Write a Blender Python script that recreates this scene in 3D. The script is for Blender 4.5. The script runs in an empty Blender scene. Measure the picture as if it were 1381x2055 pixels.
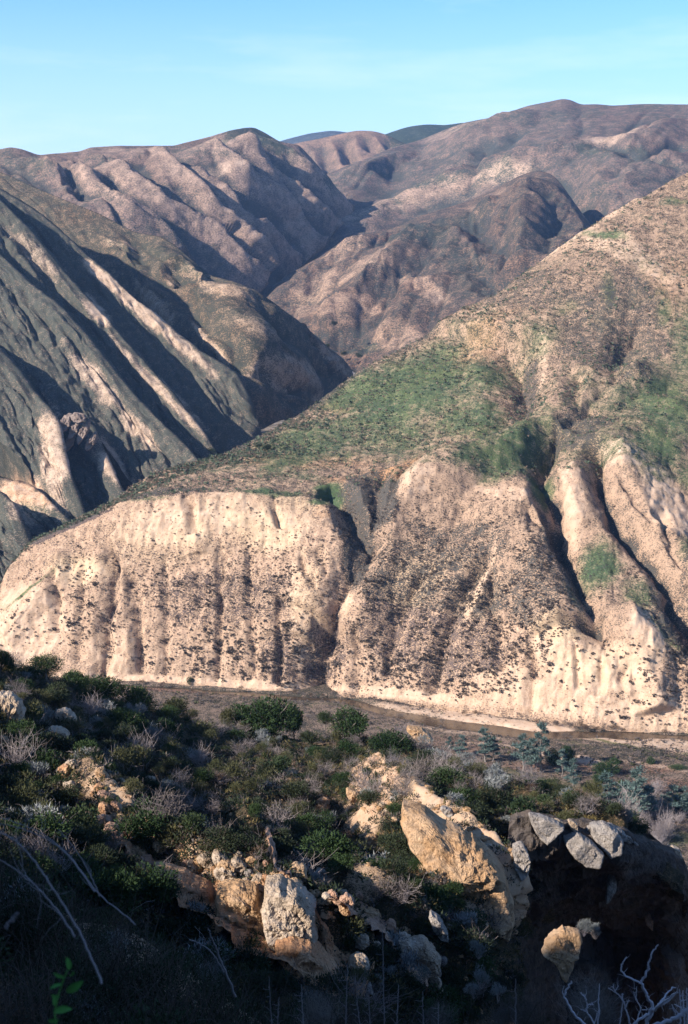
import bpy, math, random
import numpy as np
from mathutils import Vector, Matrix

random.seed(7)
RNG = np.random.default_rng(11)
scene = bpy.context.scene

# ------------------------------------------------------------------ camera
CAM_Z = 125.0
F_PX = 2055 * 50.0 / 36.0            # focal length in photo pixels
PITCH = math.atan((1027.5 - 600.0) / F_PX)
cam_data = bpy.data.cameras.new('camera')
cam_data.sensor_fit = 'VERTICAL'
cam_data.sensor_height = 36.0
cam_data.lens = 50.0
cam_data.clip_start = 0.1
cam_data.clip_end = 60000.0
cam_data.dof.use_dof = True
cam_data.dof.focus_distance = 150.0
cam_data.dof.aperture_fstop = 9.0
cam = bpy.data.objects.new('camera', cam_data)
cam.location = (0, 0, CAM_Z)
cam.rotation_euler = (math.pi / 2 - PITCH, 0, 0)
scene.collection.objects.link(cam)
scene.camera = cam

# ------------------------------------------------------------------ world and sun
SUN = Vector((-0.77, -0.44, 0.49)).normalized()      # from the scene towards the sun
SUN_ELEV = math.asin(SUN.z)
SUN_ROT = math.atan2(SUN.x, SUN.y)
world = bpy.data.worlds.new('World')
scene.world = world
world.use_nodes = True
wn = world.node_tree.nodes
wl = world.node_tree.links
wn.clear()
w_out = wn.new('ShaderNodeOutputWorld')
w_bg = wn.new('ShaderNodeBackground')
w_sky = wn.new('ShaderNodeTexSky')
w_sky.sky_type = 'NISHITA'
w_sky.sun_disc = False
w_sky.sun_elevation = SUN_ELEV
w_sky.sun_rotation = SUN_ROT
w_sky.altitude = 400
w_sky.air_density = 1.0
w_sky.dust_density = 1.3
w_sky.ozone_density = 1.0
w_bg.inputs['Strength'].default_value = 0.060
w_tint = wn.new('ShaderNodeMix'); w_tint.data_type = 'RGBA'; w_tint.blend_type = 'MULTIPLY'
w_tint.inputs[0].default_value = 1.0
w_tint.inputs[7].default_value = (0.50, 0.88, 1.30, 1)     # the cyan cast of the film
wl.new(w_sky.outputs[0], w_tint.inputs[6])
# thin high cloud in the lower left of the sky
w_geo = wn.new('ShaderNodeNewGeometry')
w_map = wn.new('ShaderNodeMapping'); w_map.inputs['Scale'].default_value = (2.0, 2.0, 14.0)
w_noi = wn.new('ShaderNodeTexNoise'); w_noi.inputs['Scale'].default_value = 1.6
w_noi.inputs['Detail'].default_value = 6.0; w_noi.inputs['Roughness'].default_value = 0.62
w_ramp = wn.new('ShaderNodeMapRange'); w_ramp.inputs['From Min'].default_value = 0.50
w_ramp.inputs['From Max'].default_value = 0.78; w_ramp.inputs['To Max'].default_value = 0.17
w_mix = wn.new('ShaderNodeMix'); w_mix.data_type = 'RGBA'
w_mix.inputs[7].default_value = (8.6, 9.6, 10.2, 1)
wl.new(w_geo.outputs['Incoming'], w_map.inputs['Vector'])
wl.new(w_map.outputs[0], w_noi.inputs['Vector'])
wl.new(w_noi.outputs['Fac'], w_ramp.inputs['Value'])
# paler air low over the horizon, all the way round
w_sep = wn.new('ShaderNodeSeparateXYZ'); wl.new(w_geo.outputs['Incoming'], w_sep.inputs[0])
w_abs = wn.new('ShaderNodeMath'); w_abs.operation = 'ABSOLUTE'; wl.new(w_sep.outputs['Z'], w_abs.inputs[0])
w_low = wn.new('ShaderNodeMapRange'); w_low.interpolation_type = 'SMOOTHSTEP'; w_low.inputs['From Min'].default_value = 0.23
w_low.inputs['From Max'].default_value = 0.06; w_low.inputs['To Max'].default_value = 0.55; wl.new(w_abs.outputs[0], w_low.inputs['Value'])
w_add = wn.new('ShaderNodeMath'); w_add.operation = 'ADD'; w_add.use_clamp = True; wl.new(w_low.outputs[0], w_add.inputs[0]); wl.new(w_ramp.outputs[0], w_add.inputs[1])
wl.new(w_add.outputs[0], w_mix.inputs[0])
# the lower sky is brighter than the zenith
w_bz = wn.new('ShaderNodeMapRange'); w_bz.interpolation_type = 'SMOOTHSTEP'; w_bz.inputs['From Min'].default_value = 0.60
w_bz.inputs['From Max'].default_value = 0.10; w_bz.inputs['To Min'].default_value = 0.9; w_bz.inputs['To Max'].default_value = 1.80
w_boost = wn.new('ShaderNodeVectorMath'); w_boost.operation = 'SCALE'
wl.new(w_tint.outputs[2], w_boost.inputs[0]); wl.new(w_bz.outputs[0], w_boost.inputs['Scale']); wl.new(w_abs.outputs[0], w_bz.inputs['Value'])
wl.new(w_boost.outputs[0], w_mix.inputs[6])
w_cl = wn.new('ShaderNodeMix'); w_cl.data_type = 'RGBA'; w_cl.inputs[7].default_value = (10.5, 11.5, 12.0, 1)
wl.new(w_mix.outputs[2], w_cl.inputs[6]); wl.new(w_ramp.outputs[0], w_cl.inputs[0])
wl.new(w_cl.outputs[2], w_bg.inputs['Color'])
wl.new(w_bg.outputs[0], w_out.inputs['Surface'])

sun_data = bpy.data.lights.new('sun', 'SUN')
sun_data.energy = 5.0
sun_data.angle = math.radians(0.5)
sun_data.color = (1.0, 0.88, 0.74)
sun = bpy.data.objects.new('sun', sun_data)
sun.rotation_euler = SUN.to_track_quat('Z', 'Y').to_euler()
sun.location = (0, 0, 400)
scene.collection.objects.link(sun)

scene.view_settings.view_transform = 'Standard'
scene.view_settings.look = 'None'
scene.view_settings.gamma = 1.0
scene.view_settings.exposure = 1.15
scene.view_settings.use_curve_mapping = False
scene.cycles.volume_bounces = 0
scene.cycles.max_bounces = 4
scene.cycles.diffuse_bounces = 1

# ------------------------------------------------------------------ projection helpers
CA, SA = math.cos(PITCH), math.sin(PITCH)

def unproj(px, py, Y):
    """photo pixel and ground distance Y -> point in the world"""
    px, py, Y = np.broadcast_arrays(np.asarray(px, float), np.asarray(py, float), np.asarray(Y, float))
    dx = (px - 690.5) / F_PX
    dy = (1027.5 - py) / F_PX
    vy = CA + dy * SA
    vz = -SA + dy * CA
    s = Y / vy
    return np.stack([dx * s, Y, CAM_Z + vz * s], -1)

def proj(P):
    P = np.asarray(P, float)
    zz = P[..., 2] - CAM_Z
    d = P[..., 1] * CA - zz * SA
    u = P[..., 1] * SA + zz * CA
    d = np.where(d > 0.05, d, 0.05)
    return 690.5 + F_PX * P[..., 0] / d, 1027.5 - F_PX * u / d

def py_of(px, Y, z):
    zz = z - CAM_Z
    d = Y * CA - zz * SA
    u = Y * SA + zz * CA
    return 1027.5 - F_PX * u / d

def Y_at_z(py, z):
    """distance at which the sight line of row py meets height z"""
    dy = (1027.5 - py) / F_PX
    return (z - CAM_Z) * (CA + dy * SA) / (-SA + dy * CA)

# ------------------------------------------------------------------ noise
def _h(ix, iy, iz, seed):
    h = (ix.astype(np.uint32) * np.uint32(374761393) + iy.astype(np.uint32) * np.uint32(668265263)
         + iz.astype(np.uint32) * np.uint32(2147483647 - 1013) + np.uint32(seed * 974711 & 0xffffffff))
    h = (h ^ (h >> np.uint32(13))) * np.uint32(1274126177)
    h = (h ^ (h >> np.uint32(16))) * np.uint32(2246822519)
    h = h ^ (h >> np.uint32(13))
    return h.astype(np.float32) * np.float32(2.0 / 4294967295.0) - np.float32(1.0)

def vnoise(P, seed=0):
    P = np.asarray(P, np.float64)
    sh = P.shape[:-1]
    P = P.reshape(-1, 3)
    f = np.floor(P)
    t = (P - f).astype(np.float32)
    i = f.astype(np.int64) & 0xffffffff
    t = t * t * t * (t * (t * 6 - 15) + 10)
    x, y, z = i[:, 0], i[:, 1], i[:, 2]
    x1, y1, z1 = (x + 1) & 0xffffffff, (y + 1) & 0xffffffff, (z + 1) & 0xffffffff
    tx, ty, tz = t[:, 0], t[:, 1], t[:, 2]
    def L(a, b, w): return a + (b - a) * w
    c00 = L(_h(x, y, z, seed), _h(x1, y, z, seed), tx)
    c10 = L(_h(x, y1, z, seed), _h(x1, y1, z, seed), tx)
    c01 = L(_h(x, y, z1, seed), _h(x1, y, z1, seed), tx)
    c11 = L(_h(x, y1, z1, seed), _h(x1, y1, z1, seed), tx)
    return L(L(c00, c10, ty), L(c01, c11, ty), tz).reshape(sh)

def fbm(P, scale, octaves=4, seed=0, rough=0.5):
    Q = np.asarray(P, float) / scale
    a, s, tot = 1.0, 0.0, 0.0
    for k in range(octaves):
        s = s + a * vnoise(Q, seed + k * 17)
        tot += a
        a *= rough
        Q = Q * 2.03 + 7.3
    return s / tot

def ridged(P, scale, octaves=4, seed=0, rough=0.5):
    Q = np.asarray(P, float) / scale
    a, s, tot = 1.0, 0.0, 0.0
    for k in range(octaves):
        s = s + a * (1.0 - 2.0 * np.abs(vnoise(Q, seed + k * 31)))
        tot += a
        a *= rough
        Q = Q * 2.05 + 3.1
    return s / tot

def smooth1(A, sigma, axis):
    if sigma <= 0: return A
    r = int(sigma * 3) + 1
    k = np.exp(-0.5 * (np.arange(-r, r + 1) / sigma) ** 2); k /= k.sum()
    pad = [(0, 0)] * A.ndim; pad[axis] = (r, r)
    B = np.pad(A, pad, mode='reflect', reflect_type='odd') if A.shape[axis] > r + 1 else np.pad(A, pad, mode='edge')
    out = np.zeros_like(A)
    n = A.shape[axis]
    for j, w in enumerate(k):
        sl = [slice(None)] * A.ndim; sl[axis] = slice(j, j + n)
        out += w * B[tuple(sl)]
    return out

def sstep(a, b, x):
    t = np.clip((x - a) / (b - a), 0, 1)
    return t * t * (3 - 2 * t)

# ------------------------------------------------------------------ mesh linking
def tag(o, label=None, cat=None, group=None, kind=None):
    if label: o['label'] = label
    if cat: o['category'] = cat
    if group: o['group'] = group
    if kind: o['kind'] = kind
    return o

def np_mesh(name, verts, faces, mat=None, smooth=True, attrs=None):
    """faces: (N,3) or (N,4) int array"""
    me = bpy.data.meshes.new(name)
    verts = np.ascontiguousarray(verts, np.float32).reshape(-1, 3)
    faces = np.ascontiguousarray(faces, np.int32)
    n, k = faces.shape
    me.vertices.add(len(verts)); me.vertices.foreach_set('co', verts.ravel())
    me.loops.add(n * k); me.loops.foreach_set('vertex_index', faces.ravel())
    me.polygons.add(n)
    me.polygons.foreach_set('loop_start', np.arange(0, n * k, k, dtype=np.int32))
    me.polygons.foreach_set('loop_total', np.full(n, k, np.int32))
    me.polygons.foreach_set('use_smooth', np.full(n, bool(smooth)))
    me.update(calc_edges=True)
    if attrs:
        for an, col in attrs.items():
            at = me.color_attributes.new(an, 'FLOAT_COLOR', 'POINT')
            c = np.ones((len(verts), 4), np.float32)
            c[:, :col.shape[-1]] = col.reshape(len(verts), -1)
            at.data.foreach_set('color', c.ravel())
    if mat: me.materials.append(mat)
    return me

def link(name, me, parent=None):
    o = bpy.data.objects.new(name, me)
    scene.collection.objects.link(o)
    if parent: o.parent = parent
    return o

def empty(name, loc):
    o = bpy.data.objects.new(name, None)
    o.location = loc; o.empty_display_size = 0.3
    scene.collection.objects.link(o)
    return o

def grid_faces(R, C):
    a = (np.arange(R - 1)[:, None] * C + np.arange(C - 1)[None, :]).ravel()
    return np.stack([a, a + 1, a + C + 1, a + C], -1)

# ------------------------------------------------------------------ material helpers
def new_mat(name):
    m = bpy.data.materials.new(name); m.use_nodes = True
    nt = m.node_tree; nt.nodes.clear()
    return m, nt

def N(nt, t, **kw):
    n = nt.nodes.new(t)
    for k, v in kw.items(): setattr(n, k, v)
    return n

def mixc(nt, fac, a, b, mode='MIX'):
    n = N(nt, 'ShaderNodeMix', data_type='RGBA', blend_type=mode)
    for s, v in ((0, fac), (6, a), (7, b)):
        if isinstance(v, (int, float)): n.inputs[s].default_value = v
        elif isinstance(v, tuple): n.inputs[s].default_value = (v[0], v[1], v[2], 1)
        else: nt.links.new(v, n.inputs[s])
    return n.outputs[2]

def mth(nt, op, a, b=0.0, c=0.0):
    n = N(nt, 'ShaderNodeMath', operation=op)
    for s, v in ((0, a), (1, b), (2, c)):
        if isinstance(v, (int, float)): n.inputs[s].default_value = v
        else: nt.links.new(v, n.inputs[s])
    return n.outputs[0]

def rng_(nt, v, a, b, c=0.0, d=1.0):
    n = N(nt, 'ShaderNodeMapRange', interpolation_type='SMOOTHSTEP')
    nt.links.new(v, n.inputs[0])
    for s, x in ((1, a), (2, b), (3, c), (4, d)): n.inputs[s].default_value = x
    return n.outputs[0]

def noise_(nt, vec, scale, detail=4, rough=0.55, dist=0.0):
    n = N(nt, 'ShaderNodeTexNoise')
    n.inputs['Scale'].default_value = scale; n.inputs['Detail'].default_value = detail
    n.inputs['Roughness'].default_value = rough; n.inputs['Distortion'].default_value = dist
    nt.links.new(vec, n.inputs['Vector'])
    return n.outputs['Fac']

def scaled(nt, vec, s):
    m = N(nt, 'ShaderNodeMapping'); m.inputs['Scale'].default_value = s
    nt.links.new(vec, m.inputs['Vector'])
    return m.outputs[0]

def finish(nt, col, rough=0.9, bump=None, strength=0.5, dist=0.5, spec=0.15):
    b = N(nt, 'ShaderNodeBsdfPrincipled')
    if isinstance(col, tuple): b.inputs['Base Color'].default_value = (*col, 1)
    else: nt.links.new(col, b.inputs['Base Color'])
    if isinstance(rough, (int, float)): b.inputs['Roughness'].default_value = rough
    else: nt.links.new(rough, b.inputs['Roughness'])
    b.inputs['Specular IOR Level'].default_value = spec
    if bump is not None:
        bn = N(nt, 'ShaderNodeBump'); bn.inputs['Strength'].default_value = strength
        bn.inputs['Distance'].default_value = dist
        nt.links.new(bump, bn.inputs['Height']); nt.links.new(bn.outputs[0], b.inputs['Normal'])
    o = N(nt, 'ShaderNodeOutputMaterial'); nt.links.new(b.outputs[0], o.inputs[0])
    return b

def terrain_mat(name, soil_a, soil_b, brush, grass, rust, px_m, strata=0.0, flute=0.0, brush_lo=0.0, soft=1.0):
    """soil with masks: R grass, G bare pale rock, B brush density, A(second) rust. px_m: metres per picture pixel"""
    m, nt = new_mat(name)
    geo = N(nt, 'ShaderNodeNewGeometry'); pos = geo.outputs['Position']
    at = N(nt, 'ShaderNodeAttribute', attribute_name='mask')
    sep = N(nt, 'ShaderNodeSeparateColor'); nt.links.new(at.outputs['Color'], sep.inputs[0])
    gR, gG, gB = sep.outputs[0], sep.outputs[1], sep.outputs[2]
    at2 = N(nt, 'ShaderNodeAttribute', attribute_name='mask2')
    sep2 = N(nt, 'ShaderNodeSeparateColor'); nt.links.new(at2.outputs['Color'], sep2.inputs[0])
    rR, dG, yB = sep2.outputs[0], sep2.outputs[1], sep2.outputs[2]
    big = noise_(nt, pos, 0.012 / px_m, 5, 0.6)
    mid = noise_(nt, pos, 0.06 / px_m, 5, 0.65)
    flat = scaled(nt, pos, (1, 1, 2.2))
    fine = noise_(nt, flat, 0.33 / px_m, 3, 0.6)
    fine2 = noise_(nt, flat, 0.75 / px_m, 2, 0.6)
    col = mixc(nt, rng_(nt, mid, 0.3, 0.7), soil_a, soil_b)
    col = mixc(nt, mth(nt, 'MULTIPLY', rR, rng_(nt, mid, 0.25, 0.6)), col, rust)
    col = mixc(nt, mth(nt, 'MULTIPLY', gG, 0.9), col, mixc(nt, rng_(nt, mid, 0.35, 0.65), (0.62, 0.47, 0.36), (0.55, 0.38, 0.27)))
    col = mixc(nt, mth(nt, 'MULTIPLY', mth(nt, 'MULTIPLY', yB, .6), rng_(nt, big, 0.3, 0.6)), col, (0.54, 0.40, 0.25))
    if strata > 0:
        st = noise_(nt, scaled(nt, pos, (0.012, 0.012, 0.55)), 1.0, 4, 0.7)
        col = mixc(nt, rng_(nt, st, 0.35, 0.7, 0, strata), col, (0.34, 0.24, 0.17))
    if flute > 0:
        fl = noise_(nt, scaled(nt, pos, (0.5, 0.5, 0.03)), 1.0, 5, 0.7)
        col = mixc(nt, rng_(nt, fl, 0.42, 0.72, 0, flute), col, (0.36, 0.25, 0.17))
        fl2 = noise_(nt, scaled(nt, pos, (1.3, 1.3, 0.05)), 1.0, 3, 0.7)
        col = mixc(nt, rng_(nt, fl2, 0.5, 0.75, 0, flute * 0.7), col, (0.66, 0.52, 0.40))
    # grass, with its own patchiness
    gn = mth(nt, 'ADD', gR, mth(nt, 'MULTIPLY', mth(nt, 'SUBTRACT', mid, 0.5), 1.3))
    gn = mth(nt, 'ADD', gn, mth(nt, 'MULTIPLY', mth(nt, 'SUBTRACT', fine, 0.5), 1.6))
    gfac = mth(nt, 'MULTIPLY', rng_(nt, gn, 0.25, 1.0, 0, 0.94), rng_(nt, gR, 0.02, 0.2))
    gcol = mixc(nt, rng_(nt, fine2, 0.35, 0.7), grass, tuple(c * 0.55 for c in grass))
    gcol = mixc(nt, rng_(nt, big, 0.4, 0.65, 0, 0.5), gcol, (grass[0] * 1.9, grass[1] * 1.3, grass[2] * 1.0))
    col = mixc(nt, gfac, col, gcol)
    # brush speckle: threshold moves with the density mask
    bn = mth(nt, 'ADD', fine, mth(nt, 'MULTIPLY', mth(nt, 'SUBTRACT', mid, 0.5), 0.45))
    bt = mth(nt, 'SUBTRACT', mth(nt, 'ADD', bn, mth(nt, 'MULTIPLY', gB, 0.42)), 0.72)
    bfac = mth(nt, 'MULTIPLY', rng_(nt, bt, -0.05 - 0.10 * (soft - 1), 0.08 + 0.12 * (soft - 1)), rng_(nt, gB, brush_lo, 0.12 + brush_lo))
    bcol = mixc(nt, rng_(nt, fine2, 0.35, 0.65), brush, tuple(c * 0.6 for c in brush))
    col = mixc(nt, bfac, col, bcol)
    col = mixc(nt, dG, col, tuple(c * 0.8 for c in brush))
    h = mth(nt, 'ADD', mth(nt, 'MULTIPLY', fine, 0.7), mth(nt, 'MULTIPLY', fine2, 0.3))
    h = mth(nt, 'ADD', h, mth(nt, 'MULTIPLY', bfac, 0.5))
    finish(nt, col, 0.95, h, 0.75, px_m * 2.2, 0.05)
    return m

# ------------------------------------------------------------------ lofted land masses
class Mass:
    def __init__(self, curves, x0, x1, step, rstep=None, sx=4.0, sr=2.0, back=None):
        """curves: base -> crest, each a list of (px, py, Y); back: list of (dY, dz) rows behind the crest"""
        cols = np.arange(x0, x1 + 0.1, step)
        rstep = rstep or step
        K = []
        for c in curves:
            c = sorted(c); a = np.array(c, float)
            py = smooth1(np.interp(cols, a[:, 0], a[:, 1]), sx / step * 2, 0)
            Y = smooth1(np.interp(cols, a[:, 0], a[:, 2]), sx / step * 4, 0)
            K.append(unproj(cols, py, Y))
        rows = []
        for k in range(len(K) - 1):
            _, pa = proj(K[k]); _, pb = proj(K[k + 1])
            n = max(3, int(np.max(np.abs(pa - pb)) / rstep))
            for j in range(n): rows.append(K[k] + (K[k + 1] - K[k]) * (j / n))
        rows.append(K[-1])
        self.front = len(rows)
        F0 = np.stack(rows, 0); F1 = smooth1(F0, sr, 0); F1[0] = F0[0]; F1[-1] = F0[-1]
        rows = list(F1)
        if back:
            cur = K[-1]
            for dY, dz in back:
                nxt = cur.copy()
                s = (cur[:, 1] + dY) / cur[:, 1]
                nxt[:, 0] *= s; nxt[:, 1] += dY; nxt[:, 2] += dz
                for j in range(1, 7): rows.append(cur + (nxt - cur) * j / 6)
                cur = nxt
        P = np.stack(rows, 0)
        self.P = P; self.base = P.copy()
        self.R, self.C = P.shape[:2]
        self.px, self.py = proj(P)
        self.Nn = self.normals(P)

    def normals(self, P):
        du = np.gradient(P, axis=1); dv = np.gradient(P, axis=0)
        n = np.cross(du, dv)
        n /= np.linalg.norm(n, axis=-1, keepdims=True) + 1e-9
        return n

    def locate(self, poly):
        pts = []
        fx, fy = self.px[:self.front], self.py[:self.front]
        for (x, y) in poly:
            i = np.argmin((fx - x) ** 2 + (fy - y) ** 2)
            pts.append(self.base[:self.front].reshape(-1, 3)[i])
        return np.array(pts)

    def lines(self, feats, warp=0.25, wscale=None, seed=5, taper=(0.12, 0.12), power=1.0):
        """feats: (poly, wl, wr, amp[, (ta, tb)]) -> field of max tent values (positive)"""
        out = np.zeros((self.R, self.C))
        allw = np.mean([f[1] + f[2] for f in feats]) / 2
        wscale = wscale or allw
        off = np.stack([fbm(self.base, wscale, 3, seed + k) for k in range(3)], -1) * allw * warp
        B = self.base + off
        for f in feats:
            poly, wl_, wr_, amp = f[:4]
            tp = f[4] if len(f) > 4 else taper
            pts = self.locate(poly)
            wmax = max(wl_, wr_) * 1.1
            lo, hi = pts.min(0) - wmax, pts.max(0) + wmax
            sel = np.all((B > lo) & (B < hi), -1)
            if not sel.any(): continue
            Q = B[sel]; QX = self.px[sel]; QY = self.py[sel]
            best = np.full(len(Q), 1e9); tt = np.zeros(len(Q)); side = np.zeros(len(Q))
            seg = np.linalg.norm(np.diff(pts, axis=0), axis=1); cum = np.concatenate([[0], np.cumsum(seg)]); tot = cum[-1] + 1e-6
            for k in range(len(pts) - 1):
                a, b = pts[k], pts[k + 1]; ab = b - a; L2 = ab @ ab + 1e-9
                t = np.clip(((Q - a) @ ab) / L2, 0, 1)
                d = np.linalg.norm(Q - (a + t[:, None] * ab), axis=1)
                m = d < best
                (ax, ay), (bx, by) = poly[k], poly[k + 1]
                cr = (bx - ax) * (QY - ay) - (by - ay) * (QX - ax)     # >0: to the right hand when walking down the picture is negative
                best = np.where(m, d, best); tt = np.where(m, (cum[k] + t * seg[k]) / tot, tt); side = np.where(m, cr, side)
            w = np.where(side > 0, wl_, wr_)                            # side > 0 : picture-left of a line traced downwards
            v = np.clip(1 - best / w, 0, 1)
            env = np.ones_like(tt)
            if tp[0] > 0: env *= sstep(0, tp[0], tt)
            if tp[1] > 0: env *= 1 - sstep(1 - tp[1], 1, tt)
            val = amp * v ** power * env
            o = out[sel]; out[sel] = np.maximum(o, val)
        return out

    def displace(self, d, direction=None, keep=0.12, fade=38):
        n = self.Nn if direction is None else direction
        top = self.py[self.front - 1][None, :]
        e = keep + (1 - keep) * sstep(0, fade, self.py - top)
        e[self.front - 1:] = keep
        d = d - (1 - e) * 0
        d = d * e
        self.P = self.P + d[..., None] * n

    def blobs(self, items, edge=0.35, nscale=None, seed=3, rough=0.6):
        """soft patches given in the picture: (cx, cy, rx, ry, angle, strength)"""
        out = np.zeros((self.R, self.C))
        n = fbm(self.base, nscale or 30.0, 4, seed, rough)
        for cx, cy, rx, ry, ang, st in items:
            c, s = math.cos(math.radians(ang)), math.sin(math.radians(ang))
            dx, dy = self.px - cx, self.py - cy
            u = (dx * c + dy * s) / rx; v = (-dx * s + dy * c) / ry
            d = np.sqrt(u * u + v * v) + n * 0.55
            out = np.maximum(out, st * (1 - sstep(1 - edge, 1 + edge, d)))
        return out

    def build(self, name, mat, mask, mask2, kind='structure', parent=None):
        me = np_mesh(name, self.P, grid_faces(self.R, self.C), mat, True,
                     {'mask': mask.reshape(-1, 3), 'mask2': mask2.reshape(-1, 3)})
        o = link(name, me, parent)
        if kind: o['kind'] = kind
        return o

def billow(m, ang, across, along, seed, octaves=3, sharp=.85, warp=.22):
    """rounded spurs parted by sharp gullies; the gullies run at ang degrees in the view, spacing given in picture pixels"""
    a = math.radians(ang)
    px, py = m.px + 0, m.py + 0
    wq = np.stack([px / (across * 2.2), py / (across * 2.2), px * 0], -1)
    w1 = fbm(wq, 1.0, 3, seed + 50) * across * warp * 2; w2 = fbm(wq, 1.0, 3, seed + 60) * across * warp * 2
    px = px + w1; py = py + w2
    u = -px * math.sin(a) + py * math.cos(a); v = px * math.cos(a) + py * math.sin(a)
    out = 0; amp = 1.0; tot = 0
    for k in range(octaves):
        n = vnoise(np.stack([u / across, v / along, u * 0 + k * 9.1], -1), seed + k * 13)
        out = out + amp * np.minimum(np.abs(n) * 1.9, 1.0) ** sharp; tot += amp
        amp *= .5; across /= 2.1; along /= 2.1
    r = out / tot
    r[m.front:] = r[m.front - 1]
    return r

def slopeZ(P):
    du = np.gradient(P, axis=1); dv = np.gradient(P, axis=0)
    n = np.cross(du, dv); n /= np.linalg.norm(n, axis=-1, keepdims=True) + 1e-9
    return n

def concavity(m, sig=6):
    """positive in hollows: how far the surface lies behind its own smoothed self along the normal"""
    S = smooth1(smooth1(m.P, sig, 0), sig, 1)
    return np.sum((S - m.P) * m.Nn, -1)

def Z(px, Y, z): return (px, float(py_of(px, Y, z)), Y)

# ================================================================== FAR LAND
def zeros(m): return np.zeros((m.R, m.C))

# ---- far blue mountain
m = Mass([[(380, 420, 6000), (560, 420, 6000), (700, 420, 6000), (1000, 420, 6000)],
          [(380, 330, 7600), (480, 305, 7700), (540, 290, 7700), (580, 278, 7700), (620, 268, 7700), (665, 262, 7700), (700, 266, 7700), (760, 285, 7700), (900, 300, 7700), (1000, 320, 7700)]],
         380, 1000, 6, 8, back=[(800, -300)])
m.displace(fbm(m.base, 600, 4, 4) * 40)
mt_far = terrain_mat('far_brush', (0.12, 0.12, 0.12), (0.09, 0.10, 0.09), (0.05, 0.06, 0.05), (0.06, 0.08, 0.05), (0.2, 0.15, 0.1), 2.6)
m.build('distant_mountain', mt_far, np.stack([zeros(m), zeros(m), zeros(m) + .7], -1), np.stack([zeros(m)] * 3, -1))

# ---- dark ridge behind the right mountain
m = Mass([[(600, 400, 2900), (740, 400, 2900), (1000, 400, 2900), (1200, 400, 2900)],
          [(600, 330, 3500), (700, 300, 3500), (740, 282, 3500), (780, 267, 3500), (815, 256, 3500), (850, 250, 3500), (870, 250, 3500), (890, 252, 3500), (930, 246, 3500), (1000, 248, 3500), (1200, 270, 3500)]],
         600, 1200, 4, 5, back=[(500, -250)])
m.displace(ridged(m.base, 300, 4, 8) * 16)
mt_b3 = terrain_mat('dark_brush', (0.11, 0.12, 0.09), (0.08, 0.10, 0.07), (0.035, 0.05, 0.035), (0.04, 0.07, 0.04), (0.2, 0.14, 0.1), 1.2)
m.build('far_dark_ridge', mt_b3, np.stack([zeros(m) + .5, zeros(m), zeros(m) + .8], -1), np.stack([zeros(m)] * 3, -1))

# ---- reddish hill between the two mountains
m = Mass([[(480, 470, 2500), (640, 430, 2550), (760, 420, 2650), (920, 400, 2700)],
          [(480, 310, 2950), (560, 296, 2950), (600, 286, 2950), (640, 279, 2950), (700, 265, 2950), (720, 262, 2950), (750, 263, 2950), (775, 270, 2950), (800, 282, 2950), (840, 300, 2950), (920, 330, 2950)]],
         480, 920, 3, 3, back=[(200, -120)])
g = m.lines([([(640, 285), (655, 320), (665, 350)], 30, 25, 26), ([(690, 275), (700, 305), (715, 330)], 25, 20, 26),
             ([(730, 268), (745, 290), (760, 310)], 22, 20, 18), ([(770, 272), (785, 292), (800, 310)], 22, 20, 18),
             ([(610, 290), (630, 330), (650, 360)], 25, 20, 20)])
m.displace(-g + fbm(m.base, 60, 4, 5) * 7)
cc = sstep(1, 8, -concavity(m, 5))
mt_b2 = terrain_mat('red_brush', (0.30, 0.19, 0.14), (0.21, 0.15, 0.12), (0.07, 0.07, 0.06), (0.05, 0.09, 0.05), (0.28, 0.16, 0.11), 1.0, soft=3.0)
m.build('far_red_hill', mt_b2, np.stack([sstep(740, 800, m.px) * .8, zeros(m), .45 + .4 * g / 26], -1), np.stack([zeros(m) + .3, zeros(m), zeros(m)], -1))

# ---- the right mountain
cr = [(470, 500, 2220), (560, 440, 2210), (640, 366, 2230), (660, 350, 2250), (700, 334, 2300), (740, 318, 2370), (780, 300, 2440), (850, 279, 2620), (900, 258, 2600), (930, 247, 2560),
      (980, 238, 2540), (1020, 226, 2520), (1060, 213, 2500), (1100, 205, 2480), (1130, 199, 2470), (1145, 201, 2465), (1165, 210, 2460), (1200, 210, 2440), (1230, 213, 2420),
      (1300, 210, 2400), (1381, 210, 2380), (1500, 205, 2350), (1700, 235, 2300)]
md = [(470, 560, 2080), (560, 520, 2080), (640, 440, 2100), (700, 420, 2090), (780, 390, 2200), (850, 370, 2170), (930, 345, 2130), (1060, 310, 2080), (1130, 300, 2060), (1230, 290, 2040), (1381, 295, 2020), (1700, 320, 1950)]
lo = [(470, 640, 1950), (560, 600, 1950), (640, 530, 1900), (700, 505, 1890), (780, 500, 1900), (930, 470, 1870), (1000, 460, 1850), (1100, 450, 1800), (1200, 500, 1700), (1381, 480, 1650), (1700, 520, 1600)]
m = Mass([lo, md, cr], 470, 1640, 2.6, 2.6, sx=2.5, sr=6, back=[(250, -120)])
ridges = m.lines([
    ([(1240, 290), (1180, 300), (1100, 320), (1000, 350), (900, 385), (800, 430), (700, 470), (650, 510)], 75, 60, 30),
    ([(1130, 215), (1040, 250), (960, 290), (860, 320), (760, 350), (690, 380)], 90, 80, 26),
    ([(1381, 250), (1300, 290), (1250, 320), (1200, 370), (1165, 430)], 60, 50, 26),
    ([(1420, 330), (1340, 340), (1270, 380), (1220, 440)], 60, 50, 22)], warp=0.35, taper=(0.2, 0.1))
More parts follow.
